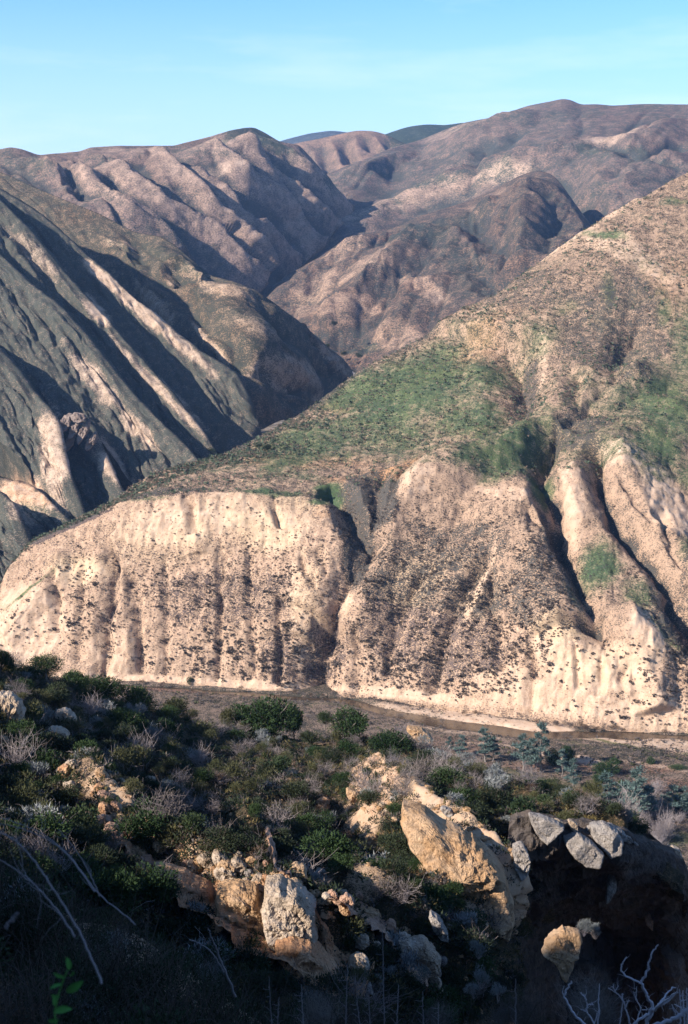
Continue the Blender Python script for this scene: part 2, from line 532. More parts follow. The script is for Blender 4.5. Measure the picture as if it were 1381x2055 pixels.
gul = m.lines([([(970, 300), (975, 325), (960, 350), (930, 380)], 22, 30, 14), ([(1200, 300), (1270, 330), (1330, 350), (1381, 345)], 30, 26, 16),
               ([(1110, 350), (1140, 390), (1165, 440), (1180, 480)], 40, 40, 26), ([(860, 300), (820, 340), (760, 380)], 30, 40, 12),
               ([(1050, 270), (1000, 310), (930, 345), (850, 380)], 30, 30, 13), ([(1381, 300), (1300, 330), (1240, 345)], 26, 24, 12)], warp=0.4)
nz = fbm(m.base, 120, 5, 21, 0.5) * 9 + ridged(m.base, 55, 3, 9) * 1.2
m.displace(ridges * .8 - gul + nz * .7 + 10 * billow(m, 148, 70, 210, 301))
cv = concavity(m, 8)
n = fbm(m.base * np.array([1, 1, 2.5]), 70, 5, 40, 0.6)
bare = m.blobs([(1235, 291, 60, 13, -8, .75), (1020, 362, 70, 12, -15, .8), (930, 390, 80, 14, -14, .5), (780, 440, 120, 14, -18, .45), (900, 262, 60, 18, -20, .35), (1000, 250, 50, 20, -20, .35)], nscale=40)
grass = m.blobs([(800, 320, 100, 24, -14, .45), (740, 360, 90, 30, -10, .5), (900, 340, 140, 24, -12, .55), (1150, 235, 90, 16, -8, .6), (1100, 390, 80, 40, 20, .6), (1230, 320, 90, 12, 6, .8),
                 (1300, 350, 90, 14, 5, .7), (850, 400, 100, 14, -12, .7)], nscale=60)
grass = np.maximum(grass, .6 * sstep(-.1, .4, n))
mt_c = terrain_mat('mountain_brush', (0.28, 0.185, 0.15), (0.18, 0.135, 0.12), (0.060, 0.068, 0.066), (0.050, 0.088, 0.066), (0.24, 0.13, 0.10), 0.85, soft=3.0)
m.build('right_mountain', mt_c, np.stack([grass, bare * .7, .70 + .5 * sstep(0, 6, cv) - .5 * bare], -1),
        np.stack([sstep(.0, .5, fbm(m.base, 150, 3, 77)) * .6, zeros(m), zeros(m)], -1))

# ---- the dark spur in front of it
cr = [(430, 700, 1600), (530, 586, 1640), (560, 566, 1640), (590, 545, 1650), (640, 518, 1680), (680, 490, 1700), (700, 478, 1700), (740, 468, 1720), (780, 462, 1740), (820, 445, 1750), (850, 432, 1760), (900, 417, 1780),
      (950, 400, 1800), (1000, 378, 1800), (1035, 358, 1800), (1060, 347, 1800), (1085, 343, 1790), (1110, 352, 1760), (1130, 375, 1720), (1165, 425, 1660), (1200, 470, 1600), (1300, 560, 1540)]
lo = [(430, 780, 1450), (530, 645, 1490), (608, 672, 1420), (650, 715, 1360), (690, 745, 1300), (740, 760, 1260), (800, 745, 1240), (900, 700, 1250), (1000, 640, 1280), (1100, 580, 1320), (1200, 540, 1360), (1300, 600, 1380)]
m = Mass([lo, cr], 430, 1300, 2.6, 2.6, sx=2.5, sr=5, back=[(200, -140)])
ridges = m.lines([
    ([(780, 466), (720, 500), (640, 560), (580, 610)], 40, 50, 16),
    ([(860, 470), (800, 530), (740, 590), (690, 650), (660, 690)], 50, 50, 22),
    ([(960, 460), (900, 520), (840, 570), (800, 640), (760, 690)], 50, 45, 20),
    ([(1060, 370), (1075, 430), (1060, 500), (1050, 560)], 50, 40, 22),
    ([(1000, 400), (1000, 450), (1010, 500), (1020, 540)], 40, 35, 16)], warp=0.35, taper=(0.15, 0.05))
gul = m.lines([([(955, 440), (975, 480), (1000, 510), (1020, 560)], 28, 34, 22), ([(960, 530), (985, 570), (1000, 590)], 18, 22, 14),
               ([(920, 480), (860, 540), (800, 600), (745, 660), (710, 710)], 34, 40, 16), ([(1090, 380), (1110, 440), (1090, 500), (1070, 540)], 30, 30, 20),
               ([(820, 560), (830, 590), (850, 610)], 16, 18, 10), ([(700, 510), (640, 570), (600, 620)], 26, 30, 12)], warp=0.45)
m.displace(ridges - gul + fbm(m.base, 70, 5, 23, 0.5) * 4 + 7 * billow(m, 118, 48, 150, 311))
cv = concavity(m, 7)
bare = m.blobs([(640, 590, 60, 20, -35, .6), (740, 560, 60, 25, -20, .5), (720, 640, 50, 18, -20, .55), (700, 520, 60, 14, -25, .4), (880, 605, 26, 14, 0, .8), (840, 590, 40, 20, 20, .4), (640, 640, 60, 30, 30, .5), (790, 690, 60, 20, 0, .55), (1000, 400, 60, 14, -20, .3)], nscale=26)
grass = m.blobs([(870, 480, 130, 30, -20, .8), (930, 540, 60, 40, 30, .7), (700, 480, 80, 16, -18, .7), (1060, 370, 70, 24, 0, .5), (780, 600, 80, 20, 30, .5), (720, 705, 50, 18, 0, .8), (960, 580, 50, 30, 0, .7)], nscale=40)
mt_c2 = terrain_mat('spur_brush', (0.32, 0.20, 0.145), (0.20, 0.135, 0.11), (0.045, 0.052, 0.052), (0.050, 0.088, 0.066), (0.30, 0.15, 0.10), 0.6, soft=2.6)
grass = np.maximum(grass, .6 * sstep(-.05, .4, fbm(m.base * np.array([1, 1, 2.2]), 50, 5, 402, .6)) * (1 - bare))
m.build('dark_spur', mt_c2, np.stack([grass, bare * .7, .80 + .25 * sstep(0, 5, cv) - .55 * bare], -1),
        np.stack([sstep(-.1, .5, fbm(m.base, 60, 3, 78)) * .8, zeros(m), zeros(m)], -1))

# ---- the left mountain, ribbed by long spurs
cr = [(-420, 330, 1700), (-150, 315, 1720), (0, 300, 1750), (20, 296, 1750), (40, 299, 1750), (80, 312, 1760), (120, 308, 1780), (160, 305, 1790), (180, 297, 1800), (240, 293, 1820), (350, 293, 1880), (380, 285, 1900),
      (420, 275, 1930), (460, 263, 1960), (490, 257, 1990), (510, 256, 2010), (530, 266, 2010), (560, 284, 2015), (600, 291, 2030), (625, 318, 2045), (650, 348, 2060), (675, 380, 2085), (697, 408, 2110), (730, 470, 2120)]
lo = [(-420, 520, 1330), (0, 470, 1380), (268, 560, 1420), (420, 640, 1480), (500, 640, 1560), (530, 590, 1680), (560, 566, 1760), (590, 544, 1810), (620, 520, 1860), (640, 501, 1905), (668, 462, 1975), (697, 413, 2095), (730, 480, 2100)]
m = Mass([lo, cr], -420, 702, 2.6, 2.6, sx=2.0, sr=5, back=[(200, -120)])
rg = [
    ([(40, 320), (75, 348), (120, 382), (160, 412)], 34, 20, 18),
    ([(160, 325), (205, 350), (260, 376)], 45, 26, 14),
    ([(190, 300), (300, 330), (340, 380), (420, 450), (480, 500), (520, 560)], 60, 34, 26),
    ([(200, 345), (260, 400), (310, 450), (400, 500), (450, 550), (500, 590)], 55, 32, 26),
    ([(360, 296), (420, 330), (470, 375), (540, 430), (590, 470), (625, 505)], 55, 32, 28),
    ([(410, 300), (480, 310), (540, 365), (600, 420), (640, 460), (662, 480)], 48, 30, 26),
    ([(300, 345), (380, 380), (440, 420), (510, 480), (545, 520), (570, 545)], 50, 30, 24),
    ([(500, 262), (550, 320), (600, 370), (640, 410), (672, 440)], 60, 40, 26),
    ([(570, 290), (610, 330), (650, 370), (690, 400)], 50, 40, 18),
    ([(130, 350), (180, 390), (220, 440), (300, 490), (360, 540)], 50, 32, 20)]
ridges = m.lines(rg, warp=0.28, wscale=40, taper=(0.25, 0.03))
gl = [([(650, 300), (690, 330)], 20, 20, 1),
      ([(255, 340), (290, 395), (330, 440), (370, 470)], 16, 24, 14), ([(210, 380), (225, 410), (235, 435)], 14, 20, 10),
      ([(420, 380), (440, 410), (470, 440), (500, 470)], 12, 18, 12), ([(130, 375), (140, 400), (180, 430)], 12, 20, 14),
      ([(520, 560), (500, 545), (460, 510), (440, 480)], 16, 22, 14), ([(625, 500), (600, 475), (570, 440)], 12, 20, 16), ([(663, 470), (645, 450), (620, 425)], 12, 20, 18),
      ([(490, 315), (520, 350), (560, 400), (600, 450)], 14, 22, 12)]
gul = m.lines(gl, warp=0.4, taper=(0.3, 0.02))
m.displace(ridges * 1.2 - gul * 1.2 + fbm(m.base, 90, 5, 25, 0.5) * 3 + 9 * billow(m, 48, 42, 170, 321), keep=.08, fade=60)
cv = concavity(m, 7)
bare = sstep(.35, .9, ridges / 26) * .5
bare = np.maximum(bare, m.blobs([(430, 372, 40, 8, 4, .9), (440, 420, 70, 40, 35, .4), (575, 500, 50, 30, 45, .6), (250, 310, 50, 10, 10, .5), (90, 350, 60, 10, 40, .6), (200, 400, 60, 30, 30, .4), (500, 330, 90, 30, 40, .4)], nscale=30))
grass = m.blobs([(510, 285, 70, 30, 30, .9), (580, 330, 60, 30, 40, .6), (40, 350, 60, 30, 45, .7), (340, 540, 120, 40, 30, .6), (470, 290, 80, 14, -15, .7), (640, 380, 40, 30, 40, .8), (370, 340, 90, 12, 10, .5)], nscale=50)
mt_d = terrain_mat('ribbed_brush', (0.36, 0.24, 0.19), (0.25, 0.175, 0.15), (0.060, 0.064, 0.062), (0.050, 0.088, 0.066), (0.25, 0.15, 0.11), 0.65, soft=3.0)
grass = np.maximum(grass, .62 * sstep(-.05, .4, fbm(m.base * np.array([1, 1, 2.2]), 60, 5, 401, .6)) * (1 - bare))
m.build('left_mountain', mt_d, np.stack([grass, bare * .6, .66 + .6 * sstep(0, 4, cv) - .4 * bare], -1),
        np.stack([sstep(.0, .5, fbm(m.base, 90, 3, 79)) * .6, zeros(m), zeros(m)], -1))

# ---- middle spur on the left side of the canyon
cr = [(-420, 300, 1300), (0, 345, 1230), (60, 372, 1210), (137, 405, 1180), (200, 430, 1160), (268, 466, 1140), (324, 476, 1120), (350, 492, 1110), (420, 553, 1080), (460, 565, 1040), (507, 584, 1040), (560, 622, 1060), (608, 655, 1110), (650, 690, 1180), (694, 742, 1250), (730, 790, 1260)]
lo = [(-420, 700, 1150), (0, 700, 1080), (150, 760, 1040), (300, 850, 990), (400, 880, 950), (440, 895, 920), (480, 885, 890), (505, 872, 890), (550, 850, 925), (590, 832, 975), (640, 800, 1080), (690, 772, 1225), (730, 800, 1240)]
md = [(-420, 480, 1200), (0, 500, 1150), (150, 560, 1100), (300, 660, 1040), (400, 725, 975), (470, 745, 930), (507, 735, 930), (560, 735, 980), (608, 745, 1050), (650, 752, 1140), (694, 762, 1238), (730, 795, 1250)]
m = Mass([lo, md, cr], -420, 730, 2.6, 2.6, sx=2.0, sr=4, back=[(120, -90)])
rg = [([(300, 480), (350, 555), (420, 580), (500, 600), (560, 640), (640, 700), (680, 760)], 40, 26, 12),
      ([(200, 470), (260, 540), (330, 620), (400, 680), (450, 720), (470, 750)], 26, 14, 14),
      ([(300, 700), (350, 760), (420, 800), (470, 850)], 34, 22, 9),
      ([(450, 760), (500, 780), (560, 810), (590, 828)], 40, 28, 10),
      ([(560, 640), (600, 700), (640, 745), (670, 770)], 26, 16, 12), ([(590, 680), (630, 730), (655, 765)], 14, 9, 7),
      ([(360, 550), (430, 640), (500, 690), (560, 740), (620, 790)], 44, 28, 14)]
ridges = m.lines(rg, warp=0.3, wscale=25, taper=(0.2, 0.05))
gul = m.lines([([(350, 545), (360, 575), (385, 600)], 8, 12, 10), ([(560, 780), (590, 815)], 8, 12, 7), ([(430, 725), (480, 755), (540, 790), (580, 822)], 14, 18, 8),
               ([(590, 690), (620, 725), (650, 765)], 7, 9, 8), ([(500, 600), (520, 640), (560, 700)], 12, 16, 5)], warp=0.4)
m.displace(ridges - gul + fbm(m.base, 40, 5, 27, 0.5) * 2 + 4.5 * billow(m, 46, 40, 150, 331))
cv = concavity(m, 6)
bare = m.blobs([(430, 590, 70, 20, 22, .55), (360, 580, 14, 24, -20, .6), (330, 640, 60, 14, 45, .7), (440, 710, 50, 8, 48, .8), (550, 760, 55, 30, 15, .6), (520, 690, 40, 16, 10, .4), (640, 730, 50, 10, 50, .6), (260, 510, 50, 12, 10, .5), (400, 830, 30, 20, 60, .6), (620, 800, 30, 12, -30, .5)], nscale=18)
grass = m.blobs([(390, 745, 70, 30, 35, 1.0), (480, 650, 90, 30, 25, .6), (400, 500, 80, 30, 30, .6), (460, 850, 60, 20, 10, .9), (300, 560, 70, 20, 40, .6), (590, 660, 60, 20, 45, .5), (520, 720, 50, 12, 10, .6), (330, 520, 110, 26, 30, .7), (560, 700, 60, 20, 45, .6), (250, 520, 60, 20, 40, .7), (440, 780, 60, 14, 40, .8)], nscale=26)
mt_d3 = terrain_mat('canyon_brush', (0.33, 0.23, 0.16), (0.22, 0.16, 0.115), (0.06, 0.065, 0.055), (0.050, 0.088, 0.066), (0.34, 0.18, 0.10), 0.38, soft=2.0)
m.build('canyon_spur', mt_d3, np.stack([grass, bare * .8, .80 + .5 * sstep(0, 3, cv) - .55 * bare], -1),
        np.stack([sstep(.0, .5, fbm(m.base, 40, 3, 79)) * .7, zeros(m), sstep(.2, .6, fbm(m.base, 60, 3, 80)) * sstep(450, 560, m.px) * .7], -1))
MID_SPUR = m

# ---- the ribbed hill at the left: one steep rib behind another, each shading the next
mt_d2 = terrain_mat('rib_brush', (0.36, 0.27, 0.21), (0.24, 0.19, 0.155), (0.075, 0.082, 0.072), (0.050, 0.088, 0.066), (0.42, 0.23, 0.13), 0.28, soft=2.0)
RIBS = [
    ([(-420, 180, 1060), (-150, 290, 1030), (0, 382, 1000), (40, 406, 990), (80, 430, 982), (130, 472, 970), (172, 512, 962), (215, 546, 950), (260, 590, 940), (290, 616, 934), (330, 650, 926), (400, 704, 910), (440, 729, 902), (475, 752, 895), (500, 800, 880), (520, 880, 870), (545, 990, 860)], 545),
    ([(-420, 190, 1010), (-150, 300, 985), (0, 402, 950), (60, 464, 935), (100, 512, 925), (130, 548, 915), (167, 590, 900), (200, 625, 888), (225, 655, 878), (245, 678, 872), (300, 740, 850), (345, 790, 832), (380, 835, 815), (410, 872, 800), (435, 910, 790), (460, 970, 780)], 475),
    ([(-420, 240, 960), (-150, 385, 930), (0, 512, 900), (60, 570, 880), (100, 600, 868), (127, 622, 860), (167, 668, 848), (203, 712, 834), (243, 762, 818), (284, 810, 800), (330, 855, 780), (375, 898, 762), (398, 925, 748), (430, 990, 740)], 445),
    ([(-420, 380, 920), (-150, 540, 880), (0, 660, 850), (35, 690, 840), (66, 716, 828), (100, 762, 812), (127, 800, 800), (160, 835, 780), (187, 860, 764), (205, 905, 745), (225, 945, 720), (243, 985, 700), (275, 1015, 690), (320, 1090, 680)], 330),
    ([(-420, 470, 860), (-150, 610, 830), (0, 705, 800), (40, 745, 785), (70, 790, 770), (100, 822, 752), (116, 850, 738), (122, 880, 722), (130, 920, 706), (145, 970, 690), (163, 1015, 672), (175, 1050, 660), (200, 1120, 650)], 205),
    ([(-420, 760, 780), (-150, 880, 750), (0, 962, 715), (30, 968, 705), (60, 975, 695), (85, 990, 680), (110, 1020, 664), (140, 1050, 650), (170, 1100, 640)], 180),
    ([(-420, 830, 690), (-150, 930, 670), (0, 990, 640), (25, 1010, 630), (45, 1055, 615), (60, 1095, 600), (80, 1150, 590)], 90)]
rib_bare = [(300, 640, 160, 14, 41, .9), (210, 560, 60, 12, 41, 1.0), (330, 790, 120, 9, 46, .8), (70, 520, 80, 20, 45, .5), (195, 630, 40, 14, 45, 1.0), (200, 780, 90, 22, 47, .8), (280, 870, 70, 22, 47, .8), (115, 930, 22, 110, -6, .9), (235, 945, 60, 14, 55, .9), (120, 840, 40, 14, 60, .5), (60, 1010, 60, 40, 40, .9)]
rib_grass = [(110, 1050, 60, 24, 30, .7), (360, 860, 70, 16, 45, .7), (300, 800, 90, 14, 47, .6), (30, 860, 90, 90, 0, .45), (40, 640, 70, 60, 45, .4), (400, 780, 30, 30, 45, .5)]
for k, (crest, xe) in enumerate(RIBS):
    lo = [(x, y + 190, Y - 62) for x, y, Y in crest]
    md = [(x, y + 60, Y - 13) for x, y, Y in crest]
    m = Mass([lo, md, crest], -420 if k else -420, xe, 2.4, 2.4, sx=1.5, sr=2, back=[(26, -34), (50, -60)])
    dd = fbm(m.base, 30, 5, 27 + k, 0.55) * 3.2 + ridged(m.base * np.array([1, .6, .5]), 9, 3, 60 + k) * 1.1
    # short side gullies run down each face towards the lower left
    al = m.base[..., 0] * .9 + m.base[..., 2] * 0.75
    dd += ridged(np.stack([al, al * 0, m.base[..., 2] * .12], -1), 16, 3, 90 + k, .55) * 2.8
    dd += 4.6 * billow(m, 60, 26, 95, 341 + 7 * k)
    m.displace(dd, keep=.35, fade=24)
    bare = m.blobs(rib_bare, nscale=14); grass = m.blobs(rib_grass, nscale=20)
    m.build('canyon_rib', mt_d2, np.stack([grass, bare * .6, .95 - .75 * bare], -1),
            np.stack([m.blobs([(50, 985, 60, 22, 25, .9), (70, 830, 60, 16, 60, .5)], nscale=20), zeros(m), zeros(m)], -1))

# ================================================================== BLUFF HILL
def base_row(pts, z=0.0): return [(x, y, float(Y_at_z(y, z))) for x, y in pts]
BASE = [(-420, 1340), (0, 1352), (200, 1368), (400, 1380), (600, 1394), (700, 1402), (800, 1414), (900, 1428), (1000, 1442), (1100, 1456), (1200, 1466), (1381, 1474), (1640, 1488)]
c0 = base_row(BASE)
def yb(px): return float(np.interp(px, [p[0] for p in c0], [p[2] for p in c0]))
c05 = [(x, y, yb(x) + d) for x, y, d in [(-420, 1320, 6), (0, 1270, 9), (200, 1200, 14), (400, 1190, 16), (640, 1200, 17), (800, 1200, 20), (950, 1230, 17), (1100, 1250, 16), (1215, 1265, 15), (1381, 1300, 18), (1640, 1300, 20)]]
c1 = [(x, y, yb(x) + d) for x, y, d in [(-420, 1300, 10), (-150, 1262, 14), (0, 1190, 20), (15, 1150, 22), (35, 1124, 24), (62, 1094, 26), (100, 1074, 28), (150, 1054, 30), (200, 1030, 31), (240, 1008, 32), (300, 996, 33), (380, 986, 34), (450, 984, 35), (550, 990, 37), (640, 1004, 42),
      (700, 1000, 50), (800, 985, 60), (900, 965, 66), (1000, 968, 70), (1060, 985, 72), (1120, 985, 78), (1215, 940, 88), (1381, 970, 90), (1640, 950, 100)]]
c2 = [(x, y, yb(x) + d) for x, y, d in [(-420, 1298, 14), (-150, 1260, 18), (0, 1187, 24), (62, 1092, 31), (150, 1051, 36), (240, 1003, 42), (300, 975, 52), (400, 945, 70), (500, 928, 84), (600, 915, 96), (700, 905, 106), (800, 898, 112), (900, 895, 118), (1000, 880, 122), (1100, 860, 128), (1215, 845, 134), (1381, 850, 138), (1640, 830, 150)]]
c3 = [(x, y, yb(x) + d) for x, y, d in [(-420, 1297, 16), (-150, 1259, 20), (0, 1186, 26), (62, 1091, 33), (150, 1050, 39), (240, 1000, 46), (300, 965, 58), (400, 933, 82), (500, 905, 104), (600, 870, 124), (700, 825, 146), (800, 780, 166), (900, 740, 184), (1000, 700, 198), (1100, 650, 214), (1215, 590, 236), (1381, 540, 258), (1640, 520, 290)]]
c4 = [(x, y, yb(x) + d) for x, y, d in [(-420, 1296, 18), (-150, 1258, 22), (0, 1185, 28), (15, 1146, 30), (35, 1120, 32), (62, 1089, 35), (100, 1071, 37), (150, 1048, 42), (200, 1026, 45), (235, 1003, 50), (260, 978, 56), (300, 956, 64), (350, 938, 76), (400, 924, 90), (450, 910, 104), (500, 888, 116), (560, 855, 132), (600, 833, 144), (650, 797, 160),
      (700, 762, 176), (750, 732, 190), (800, 704, 204), (850, 677, 216), (900, 648, 230), (950, 626, 240), (1000, 600, 252), (1050, 560, 266), (1100, 523, 280), (1150, 488, 294), (1200, 458, 306), (1250, 424, 318), (1300, 392, 330), (1340, 365, 338), (1381, 347, 345), (1460, 318, 360), (1640, 270, 390)]]
m = Mass([c0, c05, c1, c2, c3, c4], -420, 1640, 2.5, 2.5, sx=1.6, sr=2.2, back=[(40, -8), (80, -45), (120, -60)])
M_F = m
spurs = m.lines([
    ([(1300, 720), (1240, 785), (1180, 830), (1110, 885), (1000, 922), (930, 945), (880, 962), (820, 1000), (775, 1060), (730, 1130), (690, 1210), (655, 1285)], 30, 16, 9),
    ([(1420, 830), (1300, 880), (1215, 905), (1150, 975), (1120, 1060)], 28, 18, 6),
    ([(1215, 905), (1250, 985), (1300, 1060), (1350, 1120), (1400, 1180)], 16, 20, 7),
    ([(1020, 985), (1075, 1060), (1130, 1150), (1180, 1240)], 20, 9, 7),
    ([(1381, 400), (1280, 500), (1180, 560), (1060, 620), (960, 690)], 60, 60, 9),
    ([(1260, 1215), (1272, 1260), (1290, 1340), (1310, 1440)], 8, 8, 5),
    ([(120, 1090), (110, 1160), (60, 1230), (10, 1290)], 10, 6, 3),
    ([(380, 986), (392, 1040), (400, 1120)], 9, 5, 1.5),
    ([(700, 1000), (660, 1100), (620, 1200), (600, 1300)], 20, 10, 3)], warp=0.22, wscale=18, taper=(0.12, 0.04))
gul = m.lines([
    ([(640, 985), (690, 1005), (715, 1060), (742, 1112), (708, 1175), (680, 1230), (652, 1290), (640, 1340), (638, 1388)], 11, 9, 8, (0.05, 0.0)),
    ([(770, 950), (758, 1000), (755, 1060), (742, 1110)], 10, 8, 5, (0.05, 0.0)),
    ([(840, 930), (800, 985), (765, 1050)], 8, 8, 3),
    ([(1130, 870), (1100, 920), (1090, 965), (1118, 1030), (1128, 1100), (1160, 1170), (1195, 1235), (1218, 1280), (1222, 1340)], 11, 6, 8, (0.1, 0.1)),
    ([(1050, 1030), (1085, 1075), (1110, 1110), (1130, 1150)], 7, 4.5, 3.5),
    ([(1208, 912), (1210, 975), (1248, 1050), (1300, 1112), (1345, 1165), (1385, 1240), (1420, 1300)], 9, 5, 8, (0.04, 0.0)),
    ([(1210, 930), (1240, 980), (1270, 1030), (1310, 1080)], 4, 3, 2.5),
    ([(1010, 690), (1040, 735), (1052, 790), (1046, 840), (1010, 880), (930, 915), (860, 940)], 16, 12, 8, (0.1, 0.05)),
    ([(1160, 760), (1162, 810), (1160, 855), (1125, 895)], 9, 8, 4), ([(1290, 640), (1235, 735), (1228, 785), (1180, 845), (1125, 895)], 12, 10, 5),
    ([(1340, 1090), (1320, 1060), (1345, 1120), (1381, 1170)], 5, 5, 3),
    ([(212, 1085), (230, 1135), (225, 1200), (215, 1290), (205, 1370)], 5.5, 3.2, 3.4), ([(252, 1140), (268, 1190), (280, 1240), (280, 1360)], 4.5, 3, 3.0),
    ([(112, 1150), (118, 1200), (115, 1270)], 4, 2.5, 2.2), ([(378, 985), (390, 1020), (398, 1075)], 4, 2.5, 2.6), ([(552, 990), (558, 1030), (564, 1065)], 2.4, 1.6, 2.2),
    ([(553, 1180), (566, 1215), (566, 1300), (562, 1380)], 3.2, 2.0, 2.4), ([(612, 1120), (616, 1150), (640, 1200)], 2.5, 1.6, 2.0), ([(640, 1110), (660, 1160), (660, 1200)], 3, 2, 2.0),
    ([(1010, 1105), (965, 1130), (935, 1170), (905, 1240), (880, 1310), (865, 1400)], 4.5, 5.5, 3.2), ([(860, 1130), (825, 1190), (800, 1240), (783, 1310), (775, 1360)], 4, 5, 2.6),
    ([(985, 1120), (980, 1210), (1000, 1280), (1015, 1350)], 3.5, 4.5, 2.2), ([(940, 1010), (900, 1080), (870, 1130)], 5, 5, 1.6),
    ([(1150, 1265), (1160, 1320), (1163, 1390)], 2, 1.6, 1.4), ([(1210, 1300), (1212, 1350), (1205, 1400)], 3, 2.4, 1.6), ([(1240, 1380), (1262, 1340), (1290, 1420)], 3, 3, 1.5),
    ([(160, 1120), (165, 1220), (160, 1330)], 3, 2.2, 1.4), ([(330, 1110), (335, 1230), (330, 1360)], 3.5, 2.2, 1.6), ([(440, 1080), (445, 1230), (435, 1370)], 3.5, 2.2, 1.8), ([(500, 1090), (505, 1220), (512, 1370)], 3, 2, 1.6),
    ([(720, 1250), (715, 1320), (722, 1395)], 3, 2.4, 1.8), ([(1060, 1290), (1070, 1370), (1066, 1440)], 3, 2.4, 1.6)], warp=0.35, wscale=9, taper=(0.15, 0.05), power=1.5)
bl = sstep(-2.0, 6.0, np.interp(m.px, [p[0] for p in c1], [p[1] for p in c1]).reshape(m.px.shape) * 0 + (m.py - np.interp(m.px, [p[0] for p in c1], [p[1] for p in c1])))   # 1 below the bluff rim
bl[m.front:] = 0
left = 1 - sstep(620, 720, m.px)
low = sstep(0, 40, m.py - np.interp(m.px, [p[0] for p in c05], [p[1] for p in c05]))
cliff = bl * np.clip(left + low * .9 + .25, 0, 1)
Q = m.base * np.array([1, 1, 0.10])
flu = ridged(Q, 7.0, 4, 51, 0.6) * 0.9 + ridged(Q, 2.2, 2, 55) * 0.28
ledge = fbm(m.base * np.array([.08, .08, 1]), 3.0, 3, 61) * 0.5
rough_hill = fbm(m.base, 45, 4, 31, .5) * 3.2 + fbm(m.base, 9, 4, 33, .6) * 0.9
hill_b = billow(m, 100, 60, 200, 351) * .9 * (1 - bl)
gul = gul * 1.25
d = hill_b + billow(m, 97, 26, 160, 361) * .45 * bl + spurs - gul + cliff * (-np.abs(flu) * 0 + flu * .28 + ledge * .7) + (1 - cliff * .7) * rough_hill
d += fbm(m.base, 2.6, 3, 35, .6) * 0.42 + ridged(m.base * np.array([1, 1, .22]), 3.2, 3, 57, .6) * .40 * bl
edge = np.ones_like(d); edge[0] = 0; edge[1] = .3; edge[2] = .6
# keep the traced outline on the left where the rim is the skyline
d = d * edge
d[m.front - 3:] *= 0.6
m.displace(d, keep=.6, fade=14)
cv = concavity(m, 5)
blob = m.blobs
grass = blob([(820, 800, 210, 95, -22, 1.0), (950, 850, 120, 50, 0, .9), (640, 900, 160, 30, -18, .9), (1240, 880, 160, 60, -10, .7), (1180, 800, 60, 60, 0, .6), (1310, 950, 80, 60, 0, .7), (1060, 560, 90, 14, -38, .35), (600, 880, 130, 30, -25, .9), (1180, 900, 40, 40, 0, .6), (1300, 760, 110, 120, 20, .7), (700, 850, 150, 30, -25, .9), (960, 760, 70, 50, 0, .9), (560, 915, 110, 20, -5, .75), (660, 990, 40, 14, 10, 1.2), (540, 988, 90, 9, 4, 1.0), (620, 960, 60, 14, 12, .7), (640, 1012, 26, 10, 0, 1.1),
              (1040, 930, 90, 34, -16, 1.0), (1085, 985, 26, 46, -10, 1.1), (960, 948, 60, 12, -18, .9), (1330, 850, 70, 120, 10, .95), (1381, 700, 60, 120, 0, .8), (1250, 860, 60, 30, -30, .7),
              (1200, 1130, 52, 60, 40, 1.0), (1290, 1200, 60, 40, 50, .8), (1340, 1270, 60, 22, 45, .9), (1150, 1200, 20, 50, -30, .8), (1225, 505, 50, 12, 14, .9), (1222, 610, 17, 44, 0, 1.0), (1330, 640, 26, 40, 0, .8), (1130, 640, 40, 30, 0, .55),
              (1360, 430, 40, 14, -20, .8), (1290, 470, 40, 12, 30, .5), (980, 830, 60, 30, 0, .9), (1160, 840, 60, 40, -30, .6), (1100, 800, 50, 40, 0, .5), (300, 1000, 60, 6, -6, .7), (940, 640, 40, 16, -20, .5), (60, 1190, 70, 5, -38, 1.0), (1381, 960, 40, 40, 0, .8), (1190, 960, 30, 20, 0, .5), (1381, 1120, 30, 30, 0, .8)], nscale=22, edge=.75)
hillw = (m.py < np.interp(m.px, [p[0] for p in c1], [p[1] for p in c1]) + 3) * 1.0
grass = np.maximum(grass, hillw * np.clip(.50 + .6 * fbm(m.base, 26, 4, 390, .6), 0, .85) * (1 - .5 * sstep(700, 500, m.py)))
grass_f = grass
silh = np.clip(1 - (m.py - np.interp(m.px, [p[0] for p in c4], [p[1] for p in c4])) / 34.0, 0, 1) * sstep(380, 480, m.px) * (1 - sstep(1000, 1100, m.px))
grass = np.maximum(grass, silh * .55)
bare = blob([(160, 1150, 50, 26, -10, .9), (340, 1050, 100, 40, -5, .8), (480, 1030, 80, 34, 0, .95), (560, 1060, 60, 50, 10, .9), (60, 1260, 80, 70, -30, .85), (240, 1300, 60, 50, 0, .5), (1100, 1290, 40, 34, -10, 1.0), (1180, 1340, 110, 50, 5, 1.1), (1290, 1290, 30, 60, 0, 1.0),
             (1010, 1360, 60, 30, -20, .9), (1100, 1400, 150, 34, 8, .9), (1300, 1430, 100, 34, 0, .8), (820, 1395, 180, 12, 6, .9), (400, 1368, 260, 9, 3, .8), (600, 1200, 20, 120, 0, .5), (870, 935, 60, 12, -20, .8), (1150, 1020, 24, 60, 0, .7), (1010, 1010, 60, 20, 20, .5), (1250, 930, 44, 24, 20, .9), (1320, 1000, 40, 60, -30, .8),
             (700, 1215, 16, 20, 0, 1.0), (840, 1000, 40, 20, -30, .6), (1330, 1060, 60, 20, 40, .7), (1250, 530, 140, 22, 28, .55), (1180, 470, 120, 26, -30, .6), (1381, 1050, 40, 26, 0, .9), (1090, 730, 10, 60, 10, .4), (960, 1180, 10, 70, 24, .6)], nscale=14)
